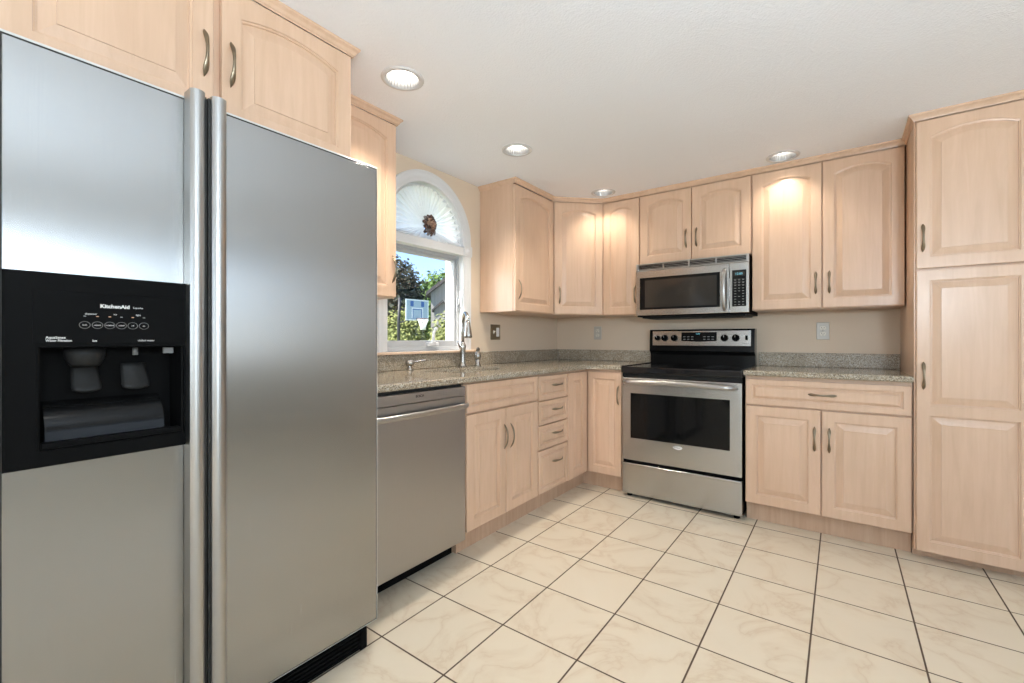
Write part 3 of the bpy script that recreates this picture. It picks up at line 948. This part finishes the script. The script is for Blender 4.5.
# sink bowl
b = MB()
b.loft([ell(0.205, 0.290, 0.8862), ell(0.183, 0.268, 0.8862), ell(0.180, 0.264, 0.85), ell(0.165, 0.245, 0.74), ell(0.13, 0.21, 0.715), ell(0.03, 0.03, 0.708)], False, True, smooth=True)
sk = b.build('sink', M['steel_s'])
tag(sk, 'oval undermount steel sink set in the granite below the window', 'sink')
MB().lathe([(0.042, 0.0), (0.040, 0.004), (0.030, 0.003), (0.0, 0.002)], (SC[0], SC[1], 0.710), n=24).build('drain', M['nickel'], sk)

# faucet
t = thing('kitchen_faucet', 'tall brushed nickel gooseneck faucet behind the sink', 'faucet', (-2.085, 2.262, 0.9182))
MB().lathe([(0.030, 0), (0.030, 0.005), (0.026, 0.012), (0.021, 0.020), (0.019, 0.05), (0.0185, 0.10), (0.022, 0.125), (0.024, 0.14), (0.021, 0.152), (0.0135, 0.165), (0.012, 0.17)], n=28).build('faucet_body', M['nickel'], t)
dx, dy = 0.84, -0.54
pts = [(0, 0, 0.165), (0, 0, 0.25)]
for k in range(0, 15):
    a = PI - PI*0.93*k/14
    R = 0.068
    pts.append((dx*(R+R*math.cos(a)), dy*(R+R*math.cos(a)), 0.285+R*1.15*math.sin(a)))
MB().tube(pts, [0.0115]*2+[0.0115]*15, 14).build('neck', M['nickel'], t)
e = Vector(pts[-1]); dn = Vector((0.05*dx, 0.05*dy, -1)).normalized()
hp = [e + dn*s for s in (-0.004, 0.008, 0.02, 0.05, 0.085, 0.100, 0.108)]
MB().tube(hp, [0.0125, 0.0165, 0.0175, 0.0215, 0.0270, 0.0280, 0.0240], 18).build('spray_head', M['nickel'], t)
b = MB(); b.lathe([(0.0, -0.0), (0.014, 0.0), (0.014, 0.012), (0.0, 0.014)], (0, -0.022, 0.135), 'y', 16)
b.tube([(0.0, -0.030, 0.135), (0.006, -0.045, 0.150), (0.010, -0.058, 0.172)], [0.006, 0.005, 0.0065], 10)
b.build('lever_handle', M['nickel'], t)
# side sprayer
t = thing('side_sprayer', 'short brushed nickel sprayer standing right of the gooseneck faucet', 'sprayer', (-2.020, 2.345, 0.9182))
MB().lathe([(0.024, 0), (0.024, 0.005), (0.021, 0.012), (0.0185, 0.02), (0.0175, 0.05)], n=22).build('sprayer_base', M['nickel'], t)
b = MB(); b.lathe([(0.0185, 0.050), (0.0235, 0.062), (0.0245, 0.078), (0.020, 0.092), (0.013, 0.100), (0.011, 0.108), (0.014, 0.114)], n=22)
b.tube([(0, 0, 0.104), (0.006, -0.004, 0.116), (0.014, -0.012, 0.122), (0.021, -0.018, 0.118)], [0.012, 0.013, 0.011, 0.009], 12)
b.build('sprayer_head', M['nickel'], t)
# soap dispenser
t = thing('soap_dispenser', 'small nickel soap pump with long spout left of the sink', 'soap dispenser', (-2.085, 1.795, 0.9182))
MB().lathe([(0.022, 0), (0.022, 0.004), (0.015, 0.010), (0.0125, 0.022), (0.0125, 0.030)], n=22).build('pump_base', M['nickel'], t)
b = MB(); b.lathe([(0.016, 0.026), (0.026, 0.034), (0.027, 0.047), (0.021, 0.058), (0.008, 0.063)], n=22)
b.tube([(0.004, 0.010, 0.046), (0.02, 0.030, 0.052), (0.045, 0.062, 0.058), (0.062, 0.083, 0.060)], [0.009, 0.007, 0.0065, 0.0065], 10)
b.build('pump_spout', M['nickel'], t)

# ---------------------------------------------------------------- wall plates
def screws(b, pts, y=-0.0062):
    for x, z in pts: b.lathe([(0.0, y-0.001), (0.0028, y-0.0006), (0.003, y+0.001)], (x, 0, z), 'y', 10)
def outlet(loc, rz, label):
    t = thing('wall_outlet', label, 'outlet', loc, rz, 'duplex wall outlets')
    MB().box(-0.036, 0.036, -0.0065, 0, -0.058, 0.058, 0.003, 2).build('cover_plate', M['plate_steel'], t)
    for z in (0.0195, -0.0195):
        b = MB(); b.prism([(0.0165*math.cos(a)*1.0, max(-0.0135, min(0.0135, 0.0175*math.sin(a)))) for a in [2*PI*k/28 for k in range(28)]],
                          lambda p: (p[0], -0.004, z+p[1]), lambda p: (p[0], -0.0085, z+p[1]))
        r = b.build('receptacle', M['cream'], t)
        b = MB(); b.box(-0.0080, -0.0055, -0.0090, -0.0080, z-0.001, z+0.008); b.box(0.0055, 0.0080, -0.0090, -0.0080, z-0.001, z+0.007)
        b.lathe([(0.0, -0.009), (0.0025, -0.009), (0.0025, -0.008)], (0, 0, z-0.0075), 'y', 10)
        b.build('slots', M['letterblack'], r)
    b = MB(); screws(b, [(0, 0)]); b.build('screw', M['nickel'], t)
outlet((-1.737, YW, 1.161), 0, 'steel-plated duplex outlet on the back wall near the corner')
outlet((-0.093, YW, 1.161), 0, 'steel-plated duplex outlet on the back wall between range and pantry')
t = thing('switch_plate', 'bronze switch plate with a toggle and a white rocker between window and corner', 'light switch', (XW, 2.705, 1.160), RZL)
MB().box(-0.058, 0.058, -0.0065, 0, -0.059, 0.059, 0.003, 2).build('cover_plate', M['plate_bronze'], t)
MB().box(0.006, 0.040, -0.0105, -0.005, -0.034, 0.034, 0.002, 2).build('rocker', M['white'], t)
b = MB(); b.box(-0.029, -0.019, -0.0085, -0.005, -0.013, 0.013, 0.001, 1)
b.loft([[(-0.0285, -0.008, -0.006), (-0.0195, -0.008, -0.006), (-0.0195, -0.008, 0.004), (-0.0285, -0.008, 0.004)],
        [(-0.0275, -0.020, 0.004), (-0.0205, -0.020, 0.004), (-0.0205, -0.019, 0.010), (-0.0275, -0.019, 0.010)]])
b.build('toggle', M['cream'], t)

# ================================================================== APPLIANCES
# ---------------------------------------------------------------- refrigerator (local: x = along the wall, y = depth)
FY = 0.100
t = thing('refrigerator', 'side-by-side stainless steel refrigerator with black ice and water dispenser', 'refrigerator', (-1.360, FY, 0), RZL)
MB().box(0.004, 0.914, 0.085, 0.775, 0.012, 1.722, 0.004).build('case', M['bodygrey'], t)
def fdoor(x0, x1, name, holes=None):
    z0, z1 = 0.080, 1.734
    o = MB().box(x0, x1, 0.0025, 0.080, z0, z1, 0.006, 3).build(name, M['trimgrey'], t)
    g = MB().box(x0+0.007, x1-0.007, 0.0010, 0.0060, z0+0.007, z1-0.008).build('gasket_line', M['subbase'], o)
    s = MB().box(x0+0.010, x1-0.010, -0.0008, 0.0060, z0+0.010, z1-0.0118, 0.0012, 1).build('steel_skin', M['steel_v'], o)
    if holes:
        for q in (o, g, s): cut(q, MB().box(*holes).build('cutter', M['subbase']))
    return o
fz = fdoor(0.004, 0.368, 'freezer_door', (0.062, 0.318, -0.05, 0.072, 0.868, 1.090))
fr = fdoor(0.376, 0.924, 'fresh_food_door')
def fhandle(par, x0, x1, side):
    zt, zb = 1.738, 0.070
    def loop(z):
        # bowed steel face, straight flanks
        lp = [(x0, -0.004, z), (x0, -0.040, z)]
        for k in range(0, 9):
            u = k/8
            lp.append((x0+(x1-x0)*u, -0.044-0.010*math.sin(PI*u)**0.8, z))
        lp += [(x1, -0.040, z), (x1, -0.004, z)]
        return lp
    h = MB(); h.loft([loop(zb), loop(zt)]); h = h.build('handle', M['steel_s'], par)
    gx = x1 if side > 0 else x0
    MB().box(min(gx, gx+side*0.006), max(gx, gx+side*0.006), -0.036, -0.002, zb+0.004, zt-0.006).build('grip', M['subbase'], h)
fhandle(fz, 0.3230, 0.3560, 1)
fhandle(fr, 0.3715, 0.4055, -1)
# base grille
b = MB()
b.box(0.010, 0.870, 0.030, 0.060, 0.004, 0.074)
for i in range(5):
    z = 0.010+i*0.0135
    b.loft([[(0.012, 0.006, z), (0.850, 0.006, z), (0.850, 0.030, z+0.004), (0.012, 0.030, z+0.004)],
            [(0.012, 0.006, z+0.006), (0.850, 0.006, z+0.006), (0.850, 0.030, z+0.010), (0.012, 0.030, z+0.010)]])
b.box(0.850, 0.880, 0.003, 0.060, 0.003, 0.075, 0.006)
b.build('base_grille', M['black'], t)
# dispenser
d = MB()
lp = lambda x0, x1, z0, z1, y: [(x0, y, z0), (x1, y, z0), (x1, y, z1), (x0, y, z1)]
PX0, PX1, PZ0, PZ1 = 0.013, 0.345, 0.836, 1.247
CX0, CX1, CZ0, CZ1 = 0.066, 0.313, 0.873, 1.086
d.loft([lp(PX0, PX1, PZ0, PZ1, 0.0), lp(PX0, PX1, PZ0, PZ1, -0.010), lp(PX0+0.004, PX1-0.003, PZ0+0.004, PZ1-0.004, -0.014),
        lp(CX0-0.006, CX1+0.006, CZ0-0.004, CZ1+0.004, -0.014), lp(CX0-0.003, CX1+0.003, CZ0-0.002, CZ1+0.002, -0.017), lp(CX0, CX1, CZ0, CZ1, -0.014), lp(CX0+0.002, CX1-0.002, CZ0, CZ1, 0.060)], False, True)
disp = d.build('dispenser', M['black'], t)
MB().box(0.055, 0.324, -0.0152, -0.0135, 1.095, 1.208, 0.0006, 1).build('control_panel', M['black'], disp)
YT = -0.0153
bx = [0.234, 0.255, 0.276, 0.2965, 0.317, 0.338]
bl = ['lock', 'unlock', 'crushed', 'cubed', 'off', 'on']
for x, w in zip(bx, bl):
    b = MB()
    ring = []
    for rr, yy in ((1.0, 0), (1.0, -0.0006), (0.90, -0.0006), (0.90, 0)):
        ring.append([(x-FY+0.0094*rr*math.cos(2*PI*k/28), YT+yy, 1.1367+0.0080*rr*math.sin(2*PI*k/28)) for k in range(28)])
    b.loft(ring, closed=True)
    o = b.build('button', M['buttonring'], disp)
    lettering(w, 0.0044, (x-FY, YT, 1.1367), M['letter'], disp)
for x, m in zip(bx, ('letterdim', 'amber', 'amber', 'letterdim', 'amber', 'letterdim')):
    MB().box(x-FY-0.0022, x-FY+0.0022, YT-0.0005, YT, 1.1555, 1.1570).build('indicator', M[m], disp)
for w, x, z, s, m, al, bo, sx in (('KitchenAid', 0.2854, 1.1797, 0.0115, 'letter', 'CENTER', 0.0004, 1.0), ('Superba', 0.3268, 1.1789, 0.0058, 'letter', 'CENTER', 0, 1.0),
        ('dispenser', 0.2443, 1.1615, 0.0052, 'letter', 'CENTER', 0, 1.0), ('ice', 0.2858, 1.1620, 0.0055, 'letter', 'CENTER', 0, 1.0), ('light', 0.3276, 1.1622, 0.0055, 'letter', 'CENTER', 0, 1.0),
        ('AquaSense', 0.1736, 1.1085, 0.0075, 'letter', 'LEFT', 0.0001, 0.92), ('Water Filtration', 0.1736, 1.1020, 0.0066, 'letter', 'LEFT', 0.0001, 0.92), ('ice', 0.2504, 1.1018, 0.0070, 'letter', 'CENTER', 0.0001, 1.0),
        ('chilled water', 0.3425, 1.1020, 0.0062, 'letter', 'CENTER', 0, 1.0)):
    lettering(w, s, (x-FY, YT, z), M[m], disp, al, bo, sx)
# chute, paddles, spout, rounded floor tray
b = MB(); b.loft([[(0.141+0.036*math.cos(2*PI*k/24)*s, 0.022+0.026*math.sin(2*PI*k/24)*s, z) for k in range(24)] for s, z in ((1, 1.085), (0.98, 1.068), (0.80, 1.050), (0.66, 1.044))], smooth=True)
b.build('ice_chute', M['darkgrey'], disp)
for x, w in ((0.143, 0.053), (0.231, 0.056)):
    b = MB(); rows = []
    for i in range(7):
        u = i/6
        z = 1.048-0.056*u
        y = 0.040-0.028*u**1.5
        hw = w/2*(0.86+0.14*u) if i < 6 else w/2*0.93
        rows.append([(x+hw*v, y-0.006*(1-v*v)+(0.0), z-0.005*(1-v*v)*u) for v in [q/4-1 for q in range(9)]])
    b.sheet(rows); o = b.build('paddle', M['midgrey'] if False else M['darkgrey'], disp)
    md = o.modifiers.new('thickness', 'SOLIDIFY'); md.thickness = 0.004
b = MB(); b.lathe([(0.0055, 0.0), (0.0055, -0.018), (0.0035, -0.018)], (0.2295, 0.018, 1.085), n=12); b.build('water_spout', M['midgrey'], disp)
b = MB(); b.box(0.282, 0.302, 0.002, 0.014, 1.070, 1.085, 0.001, 1); b.build('cavity_lamp', M['midgrey'], disp)
b = MB(); rows = []
for i in range(9):
    a = PI*0.5*i/8
    rows.append([(x, 0.056-0.052*math.sin(a), 0.876+0.092-0.060*(1-math.cos(a))-0.020*i/8) for x in (0.075, 0.10, 0.14, 0.18, 0.22, 0.26, 0.283)])
rows.append([(x, 0.0, 0.874) for x in (0.075, 0.10, 0.14, 0.18, 0.22, 0.26, 0.283)])
b.sheet(rows); b.build('drip_tray', M['gloss'], disp)
b = MB(); b.box(CX0+0.001, CX1-0.001, -0.016, 0.004, 0.8735, 0.886, 0.002); b.build('tray_lip', M['black'], disp)

# ---------------------------------------------------------------- dishwasher
t = thing('dishwasher', 'stainless steel dishwasher with bar handle between fridge and sink cabinet', 'dishwasher', (-1.523, 1.060, 0), RZL)
MB().box(0.004, 0.612, 0.030, 0.610, 0.094, 0.880).build('tub', M['subbase'], t)
MB().box(0.004, 0.612, 0.095, 0.110, 0.0, 0.110).build('toe_panel', M['black'], t)
dd = MB().box(0.006, 0.612, 0.0, 0.029, 0.093, 0.820, 0.003, 2).build('door', M['steel_dw'], t)
MB().box(0.006, 0.612, 0.0, 0.029, 0.8215, 0.868, 0.003, 2).build('control_strip', M['steel_dw'], t)
b = MB(); rows = []
for i in range(25):
    u = i/24
    out = 0.030+0.012*math.sin(PI*u)
    if u < 0.04 or u > 0.96: out *= 0.55
    rows.append((0.008+0.602*u, -out, 0.776))
b.tube(rows, [(0.0125, 0.009)]*25, 14, up=(0, 0, 1))
b.box(0.012, 0.034, -0.020, 0.001, 0.766, 0.786, 0.003); b.box(0.584, 0.606, -0.020, 0.001, 0.766, 0.786, 0.003)
b.build('bar_handle', M['steel_s'], t)
lettering('BOSCH', 0.0150, (0.310, -0.0003, 0.8495), M['letterblack'], t, bold=0.0004)
b = MB()
for i in range(4):
    for j in range(3):
        b.box(0.420+i*0.017, 0.431+i*0.017, -0.0006, 0.0, 0.8400+j*0.0085, 0.8418+j*0.0085)
b.box(0.500, 0.508, -0.0006, 0.0, 0.846, 0.848)
b.build('indicator_marks', M['letterdim'], t)

# ---------------------------------------------------------------- range
t = thing('electric_range', 'freestanding stainless and black electric range below the microwave', 'range', (-1.2455, 3.000, 0))
RW = 0.770
MB().box(0.002, RW-0.002, 0.030, 0.640, 0.030, 0.880).build('body', M['black'], t)
for x in (0.03, RW-0.05):
    for y in (0.05, 0.58):
        MB().lathe([(0.018, 0), (0.018, 0.010), (0.010, 0.012), (0.010, 0.031)], (x+0.01, y, 0), n=16).build('foot', M['black'], t)
# storage drawer
b = MB()
b.box(0.004, RW-0.004, 0.004, 0.030, 0.026, 0.228, 0.004, 2)
b.box(0.004, RW-0.004, -0.008, 0.028, 0.226, 0.243, 0.005, 3)
b.build('storage_drawer', M['steel_h'], t)
# oven door
od = MB().box(0.004, RW-0.004, 0.0, 0.029, 0.263, 0.838, 0.004, 2).build('oven_door', M['steel_h'], t)
cut(od, MB().box(0.066, 0.700, -0.02, 0.010, 0.418, 0.731).build('cutter', M['steel_h']))
MB().box(0.0662, 0.6998, 0.0012, 0.0095, 0.4182, 0.7308).build('oven_window', M['ovenglass'], od)
b = MB(); pts = []; rr = []
for i in range(31):
    u = i/30
    e = min(u, 1-u)
    out = 0.052*min(1, math.sin(min(1, e/0.075)*PI/2)) + 0.002
    pts.append((0.022+0.716*u, -out, 0.806+0.010*math.sin(PI*u)))
    rr.append((0.0155 if e > 0.03 else 0.013, 0.0125 if e > 0.03 else 0.011))
b.tube(pts, rr, 16, up=(0, 0, 1)); b.build('handle', M['steel_s'], od)
b = MB(); b.loft([[(0.386+0.030*s*math.cos(2*PI*k/32), -yy, 0.392+0.0125*s*math.sin(2*PI*k/32)) for k in range(32)] for s, yy in ((1, 0), (1, 0.0015), (0.94, 0.0022))], smooth=False)
bd = b.build('badge', M['letter'], od)
b = MB(); b.tube([(0.386+0.027*math.cos(0.35+0.2*k), -0.0024, 0.392+0.0098*math.sin(0.35+0.2*k)) for k in range(23)], [(0.0012*math.sin(PI*(k+1)/24)+0.0003, 0.0004) for k in range(23)], 8, up=(0, 0, 1))
b.build('badge_swirl', M['midgrey'], bd)
lettering('Whirlpool', 0.0105, (0.384, -0.0023, 0.3925), M['letterblack'], bd, bold=0.0001, sx=0.9)
# vent strip between door and cooktop
MB().box(0.004, RW-0.004, 0.006, 0.035, 0.842, 0.866, 0.002).build('vent_strip', M['darkgrey'], t)
# cooktop
b = MB(); b.box(0.0, RW, -0.012, 0.600, 0.868, 0.914, 0.008, 3)
b.box(0.0, 0.016, 0.0, 0.590, 0.912, 0.920, 0.003); b.box(RW-0.016, RW, 0.0, 0.590, 0.912, 0.920, 0.003)
ck = b.build('cooktop', M['ceran'], t)
for x, y, r in ((0.20, 0.17, 0.105), (0.57, 0.17, 0.085), (0.20, 0.43, 0.080), (0.57, 0.43, 0.105)):
    b = MB()
    for q in (r, r*0.62):
        b.loft([[((x+(q+o)*math.cos(2*PI*k/48)), y+(q+o)*math.sin(2*PI*k/48), 0.9141+h) for k in range(48)] for o, h in ((0, 0), (0, 0.0003), (0.002, 0.0003), (0.002, 0))], closed=True)
    b.build('burner_ring', M['ringgrey'], ck)
# backguard
b = MB()
sec = [(0.575, 0.9135), (0.575, 0.985), (0.560, 1.005), (0.548, 1.014), (0.556, 1.172), (0.562, 1.181), (0.640, 1.181), (0.640, 0.9135)]
b.loft([[(x, y, z) for y, z in sec] for x in (0.010, 0.760)])
bg = b.build('backguard', M['gloss'], t)
# steel control panel lies on the leaning face
def face_y(z): return 0.548+(z-1.014)*(0.008/0.158)
b = MB(); b.loft([[(0.034, face_y(1.057)-e, 1.057), (0.736, face_y(1.057)-e, 1.057), (0.736, face_y(1.168)-e, 1.168), (0.034, face_y(1.168)-e, 1.168)] for e in (0.0, 0.002)])
cp = b.build('control_panel', M['steel_h'], bg)
b = MB(); b.loft([[(0.258, face_y(1.09)-e, 1.092), (0.384, face_y(1.09)-e, 1.086), (0.511, face_y(1.09)-e, 1.092), (0.511, face_y(1.158)-e, 1.158), (0.258, face_y(1.158)-e, 1.158)] for e in (0.002, 0.003)])
dp = b.build('display', M['gloss'], bg)
lettering('12:00', 0.014, (0.378, face_y(1.145)-0.0036, 1.146), M['digits'], dp, name='clock_digits')
b = MB()
for i in range(8):
    for j in range(2):
        if i in (3, 4): continue
        b.box(0.272+i*0.029, 0.288+i*0.029, face_y(1.12)-0.0040, face_y(1.12)-0.0018, 1.103+j*0.019, 1.107+j*0.019)
b.build('key_marks', M['letterdim'], dp)
for x, r in ((0.074, 0.0195), (0.130, 0.0240), (0.204, 0.0240), (0.563, 0.0245), (0.638, 0.0245)):
    y = face_y(1.115)
    b = MB(); b.lathe([(r*1.05, y), (r*1.05, y-0.006), (r, y-0.010), (r*0.9, y-0.022), (r*0.8, y-0.026), (0.0, y-0.027)], (x, 0, 1.115), 'y', 28)
    b.box(x-0.0035, x+0.0035, y-0.034, y-0.024, 1.115-r*0.85, 1.115+r*0.85, 0.002)
    k = b.build('knob', M['black'], bg)
    MB().box(x-0.001, x+0.001, y-0.0346, y-0.0335, 1.115+r*0.2, 1.115+r*0.75).build('pointer', M['letter'], k)
    b = MB()
    for a in range(9):
        g = math.radians(-120+30*a)
        b.box(x+r*1.32*math.sin(g)-0.0008, x+r*1.32*math.sin(g)+0.0008, face_y(1.115)-0.0034, face_y(1.115)-0.001, 1.115+r*1.32*math.cos(g)-0.0008, 1.115+r*1.32*math.cos(g)+0.0008)
    b.build('dial_marks', M['letterblack'], bg)
b = MB(); y = face_y(1.115); b.box(0.700, 0.716, y-0.006, y, 1.098, 1.133, 0.002); b.build('rocker_switch', M['black'], bg)
lettering('Whirlpool', 0.0095, (0.703, face_y(1.074)-0.0026, 1.0735), M['letterblack'], bg)

# ---------------------------------------------------------------- over-the-range microwave
t = thing('microwave', 'stainless over-the-range microwave under the short cabinet', 'microwave', (-1.2340, 3.250, 0))
MW = 0.756
MB().box(0.002, MW-0.002, 0.022, 0.398, 1.272, 1.6655).build('body', M['black'], t)
b = MB(); b.box(0.03, MW-0.03, 0.05, 0.37, 1.262, 1.2725, 0.003)
b.box(0.06, 0.30, 0.08, 0.22, 1.259, 1.263); b.box(0.45, 0.69, 0.08, 0.22, 1.259, 1.263)
b.build('bottom_plate', M['darkgrey'], t)
# top vent grille
b = MB()
b.box(0.0, MW, 0.0, 0.022, 1.656, 1.665, 0.002); b.box(0.0, MW, 0.0, 0.022, 1.613, 1.622, 0.002)
b.box(0.0, 0.016, 0.0, 0.022, 1.620, 1.658, 0.002); b.box(MW-0.016, MW, 0.0, 0.022, 1.620, 1.658, 0.002)
for i in range(3):
    b.box(0.016, MW-0.016, 0.004, 0.016, 1.6275+i*0.0105, 1.6298+i*0.0105)
for x in (0.20, 0.378, 0.556):
    b.box(x-0.004, x+0.004, 0.003, 0.016, 1.622, 1.656)
b.build('vent_grille', M['steel_s'], t)
# door
md_ = MB().box(0.0, 0.637, -0.004, 0.0215, 1.281, 1.611, 0.004, 2).build('door', M['steel_h'], t)
cut(md_, MB().box(0.030, 0.583, -0.03, 0.010, 1.323, 1.559).build('cutter', M['steel_h']))
MB().box(0.0302, 0.5828, -0.0030, 0.0095, 1.3232, 1.5588).build('window_border', M['gloss'], md_)
MB().box(0.068, 0.562, -0.0034, -0.0024, 1.339, 1.540).build('door_window', M['microglass'], md_)
b = MB(); pts = []; rr = []
for i in range(25):
    u = i/24
    e = min(u, 1-u)
    pts.append((0.611, -0.004-0.040*math.sin(PI*u)**0.55, 1.300+0.274*u))
    rr.append((0.0125, 0.009) if e > 0.05 else (0.0105, 0.008))
b.tube(pts, rr, 14, up=(1, 0, 0)); b.build('handle', M['steel_s'], md_)
# control side
cpn = MB().box(0.640, MW, -0.002, 0.0215, 1.281, 1.611, 0.003, 2).build('control_panel', M['steel_h'], t)
MB().box(0.657, 0.741, -0.0034, -0.0010, 1.322, 1.562, 0.0008, 1).build('keypad', M['gloss'], cpn)
MB().box(0.666, 0.732, -0.0042, -0.0030, 1.522, 1.550).build('display', M['microglass'], cpn)
lettering('12:00', 0.020, (0.697, -0.0046, 1.536), M['digits'], cpn, name='clock_digits')
b = MB()
for j in range(10):
    for i in range(3):
        if j in (2, 4) and i == 1: continue
        x = 0.668+i*0.0235; z = 1.332+j*0.0180
        b.box(x+0.002, x+0.013, -0.0042, -0.0032, z, z+0.0030)
        if j > 6: b.box(x, x+0.015, -0.0042, -0.0032, z+0.006, z+0.0075)
b.build('key_marks', M['letterdim'], cpn)

# ================================================================== OUTSIDE THE KITCHEN WINDOW
GZ = -1.0
MB().box(-70, XW-0.16, -25, 70, GZ-0.2, GZ).build('ground', M['lawn'])['kind'] = 'structure'
def leafy(name, label, cat, loc, blobs, n, size, mat, trunk=None, group=None, seed=1):
    rnd = random.Random(seed)
    t = thing(name, label, cat, loc, 0, group)
    b = MB()
    tot = sum(r[3]*r[4]*r[5] for r in blobs)
    for (cx, cy, cz, rx, ry, rz) in blobs:
        for _ in range(int(n*rx*ry*rz/tot)):
            while True:
                d = Vector((rnd.gauss(0, 1), rnd.gauss(0, 1), rnd.gauss(0, 1)))
                if d.length > 0.01: break
            d.normalize()
            q = rnd.random()**0.33*(0.86+0.28*rnd.random())
            p = Vector((cx+d.x*rx*q, cy+d.y*ry*q, cz+d.z*rz*q))
            nn = (d+Vector((rnd.gauss(0, .6), rnd.gauss(0, .6), rnd.gauss(0, .6)+0.3))).normalized()
            a = nn.orthogonal().normalized(); c = nn.cross(a)
            g = rnd.random()*2*PI
            a, c = a*math.cos(g)+c*math.sin(g), c*math.cos(g)-a*math.sin(g)
            s = size*(0.6+0.8*rnd.random())
            vs = [b.v(p+a*s), b.v(p+c*s*0.55+nn*s*0.12), b.v(p-a*s), b.v(p-c*s*0.55+nn*s*0.12)]
            b.face(vs)
    b.build('foliage', mat, t)
    if trunk:
        MB().tube([(0, 0, -0.05), (0.05, 0.03, trunk[1]*0.5), (0, 0, trunk[1])], [trunk[0], trunk[0]*0.8, trunk[0]*0.45], 9).build('trunk', M['bark'], t)
    return t
leafy('tree', 'tall dark-leaved tree behind the basketball hoop', 'tree', (-24.6, 19.6, GZ), [(0, 0, 4.6, 2.3, 2.3, 3.0), (-1.6, -2.2, 4.2, 2.0, 2.4, 2.7), (0.3, 1.2, 3.6, 1.2, 1.1, 2.2)], 15000, 0.15, M['leaf_dark'], (0.28, 4.0), seed=3)
leafy('tree', 'bright green tree rising behind the grey house gable', 'tree', (-34.0, 33.5, GZ), [(0, 0, 5.6, 3.0, 3.0, 3.6), (1.0, 2.5, 6.2, 2.6, 2.6, 3.4), (-1.5, -1.5, 4.0, 1.6, 1.6, 2.6)], 14000, 0.20, M['leaf_green'], (0.3, 4.5), seed=4)
for i, (x, y, h, r, lab) in enumerate([(-17.9, 15.0, 3.7, 1.30, 'yellow-green shrub directly behind the basketball net'),
                                       (-15.9, 16.35, 3.4, 1.22, 'yellow-green shrub in front of the grey house')]):
    leafy('shrub', lab, 'shrub', (x, y, GZ), [(0, 0, h*0.5, r, r, h*0.5), (0.2, -0.35, h*0.42, r*0.75, r*0.75, h*0.42), (-0.2, 0.4, h*0.45, r*0.75, r*0.75, h*0.42)], 8000, 0.085, M['leaf_yellow'], (0.1, 1.6), 'garden shrubs', 10+i)
# grey house: gable end faces the kitchen
t = thing('house', 'grey sided house with a dark roof edge behind the shrubs', 'house', (-19.4, 18.30, GZ), math.radians(-50))
gab = [(0, 0), (6.6, 0), (6.6, 4.85), (3.3, 7.45), (0, 4.85)]
MB().prism(gab, lambda p: (0, p[0], p[1]), lambda p: (-7, p[0], p[1])).build('wall', M['siding'], t)
b = MB()
for a, c in (((-0.25, 4.64), (3.3, 7.46)), ((6.85, 4.64), (3.3, 7.46))):
    b.loft([[(x, a[0], a[1]), (x, c[0], c[1]), (x, c[0], c[1]+0.22), (x, a[0], a[1]+0.22)] for x in (0.3, -7.3)])
b.build('roof', M['roofing'], t)
t = thing('garden_shed', 'small grey shed with a peaked dark roof in front of the house', 'shed', (-17.7, 16.95, GZ), math.radians(-50))
gab = [(0, 0), (0.9, 0), (0.9, 3.70), (0.45, 4.10), (0, 3.70)]
MB().prism(gab, lambda p: (0, p[0], p[1]), lambda p: (-1.4, p[0], p[1])).build('wall', M['siding'], t)
b = MB()
for a, c in (((-0.12, 3.59), (0.45, 4.11)), ((1.02, 3.59), (0.45, 4.11))):
    b.loft([[(x, a[0], a[1]), (x, c[0], c[1]), (x, c[0], c[1]+0.12), (x, a[0], a[1]+0.12)] for x in (0.15, -1.5)])
b.build('roof', M['roofing'], t)
# basketball hoop, board facing +x
t = thing('basketball_hoop', 'freestanding basketball hoop with a clear blue-framed backboard', 'basketball hoop', (-14.55, 12.95, GZ), math.radians(-4))
MB().tube([(-0.75, -0.42, 0.0), (-0.75, -0.42, 2.8), (-0.70, -0.40, 3.9)], 0.065, 12).build('pole', M['polegrey'], t)
b = MB()
for z0 in (3.05, 3.6): b.tube([(-0.74, -0.42, z0-0.25), (-0.02, 0.0, z0)], 0.03, 8)
b.build('support_arm', M['polegrey'], t)
b = MB(); b.box(-0.03, 0.0, -0.60, 0.60, 2.90, 3.80, 0.01); bb = b.build('backboard', M['acrylic'], t)
b = MB()
for p in ((-0.60, 0.60, 2.90, 2.95), (-0.60, 0.60, 3.75, 3.80), (-0.60, -0.55, 2.95, 3.75), (0.55, 0.60, 2.95, 3.75)):
    b.box(-0.002, 0.006, *p)
for p in ((-0.30, 0.30, 3.40, 3.45), (-0.30, -0.25, 3.00, 3.40), (0.25, 0.30, 3.00, 3.40)):
    b.box(-0.002, 0.006, *p)
b.build('board_frame', M['boardwhite'], bb)
b = MB()
for p in ((-0.36, -0.20, 3.50, 3.73), (0.20, 0.36, 3.50, 3.73)):
    b.box(-0.002, 0.006, *p)
for p in ((-0.25, -0.215, 3.00, 3.40), (0.215, 0.25, 3.00, 3.40), (-0.25, 0.25, 3.365, 3.40)):
    b.box(-0.002, 0.004, *p)
b.build('board_marking', M['boardblue'], bb)
b = MB(); b.tube([(0.38+0.23*math.cos(2*PI*k/28), 0.23*math.sin(2*PI*k/28), 2.97) for k in range(29)], 0.012, 8)
b.box(-0.01, 0.16, -0.06, 0.06, 2.94, 2.99)
b.build('rim', M['rimred'], t)
b = MB()
def netp(k, lev):
    r = [0.225, 0.19, 0.15, 0.12, 0.105, 0.11][lev]; z = [2.96, 2.85, 2.75, 2.66, 2.58, 2.50][lev]
    a = 2*PI*k/12
    return (0.38+r*math.cos(a), r*math.sin(a), z)
for k in range(12):
    for s in (-1, 1):
        b.tube([netp(k+s*0.5*l, l) for l in range(6)], 0.011, 6)
b.build('net', M['netwhite'], t)
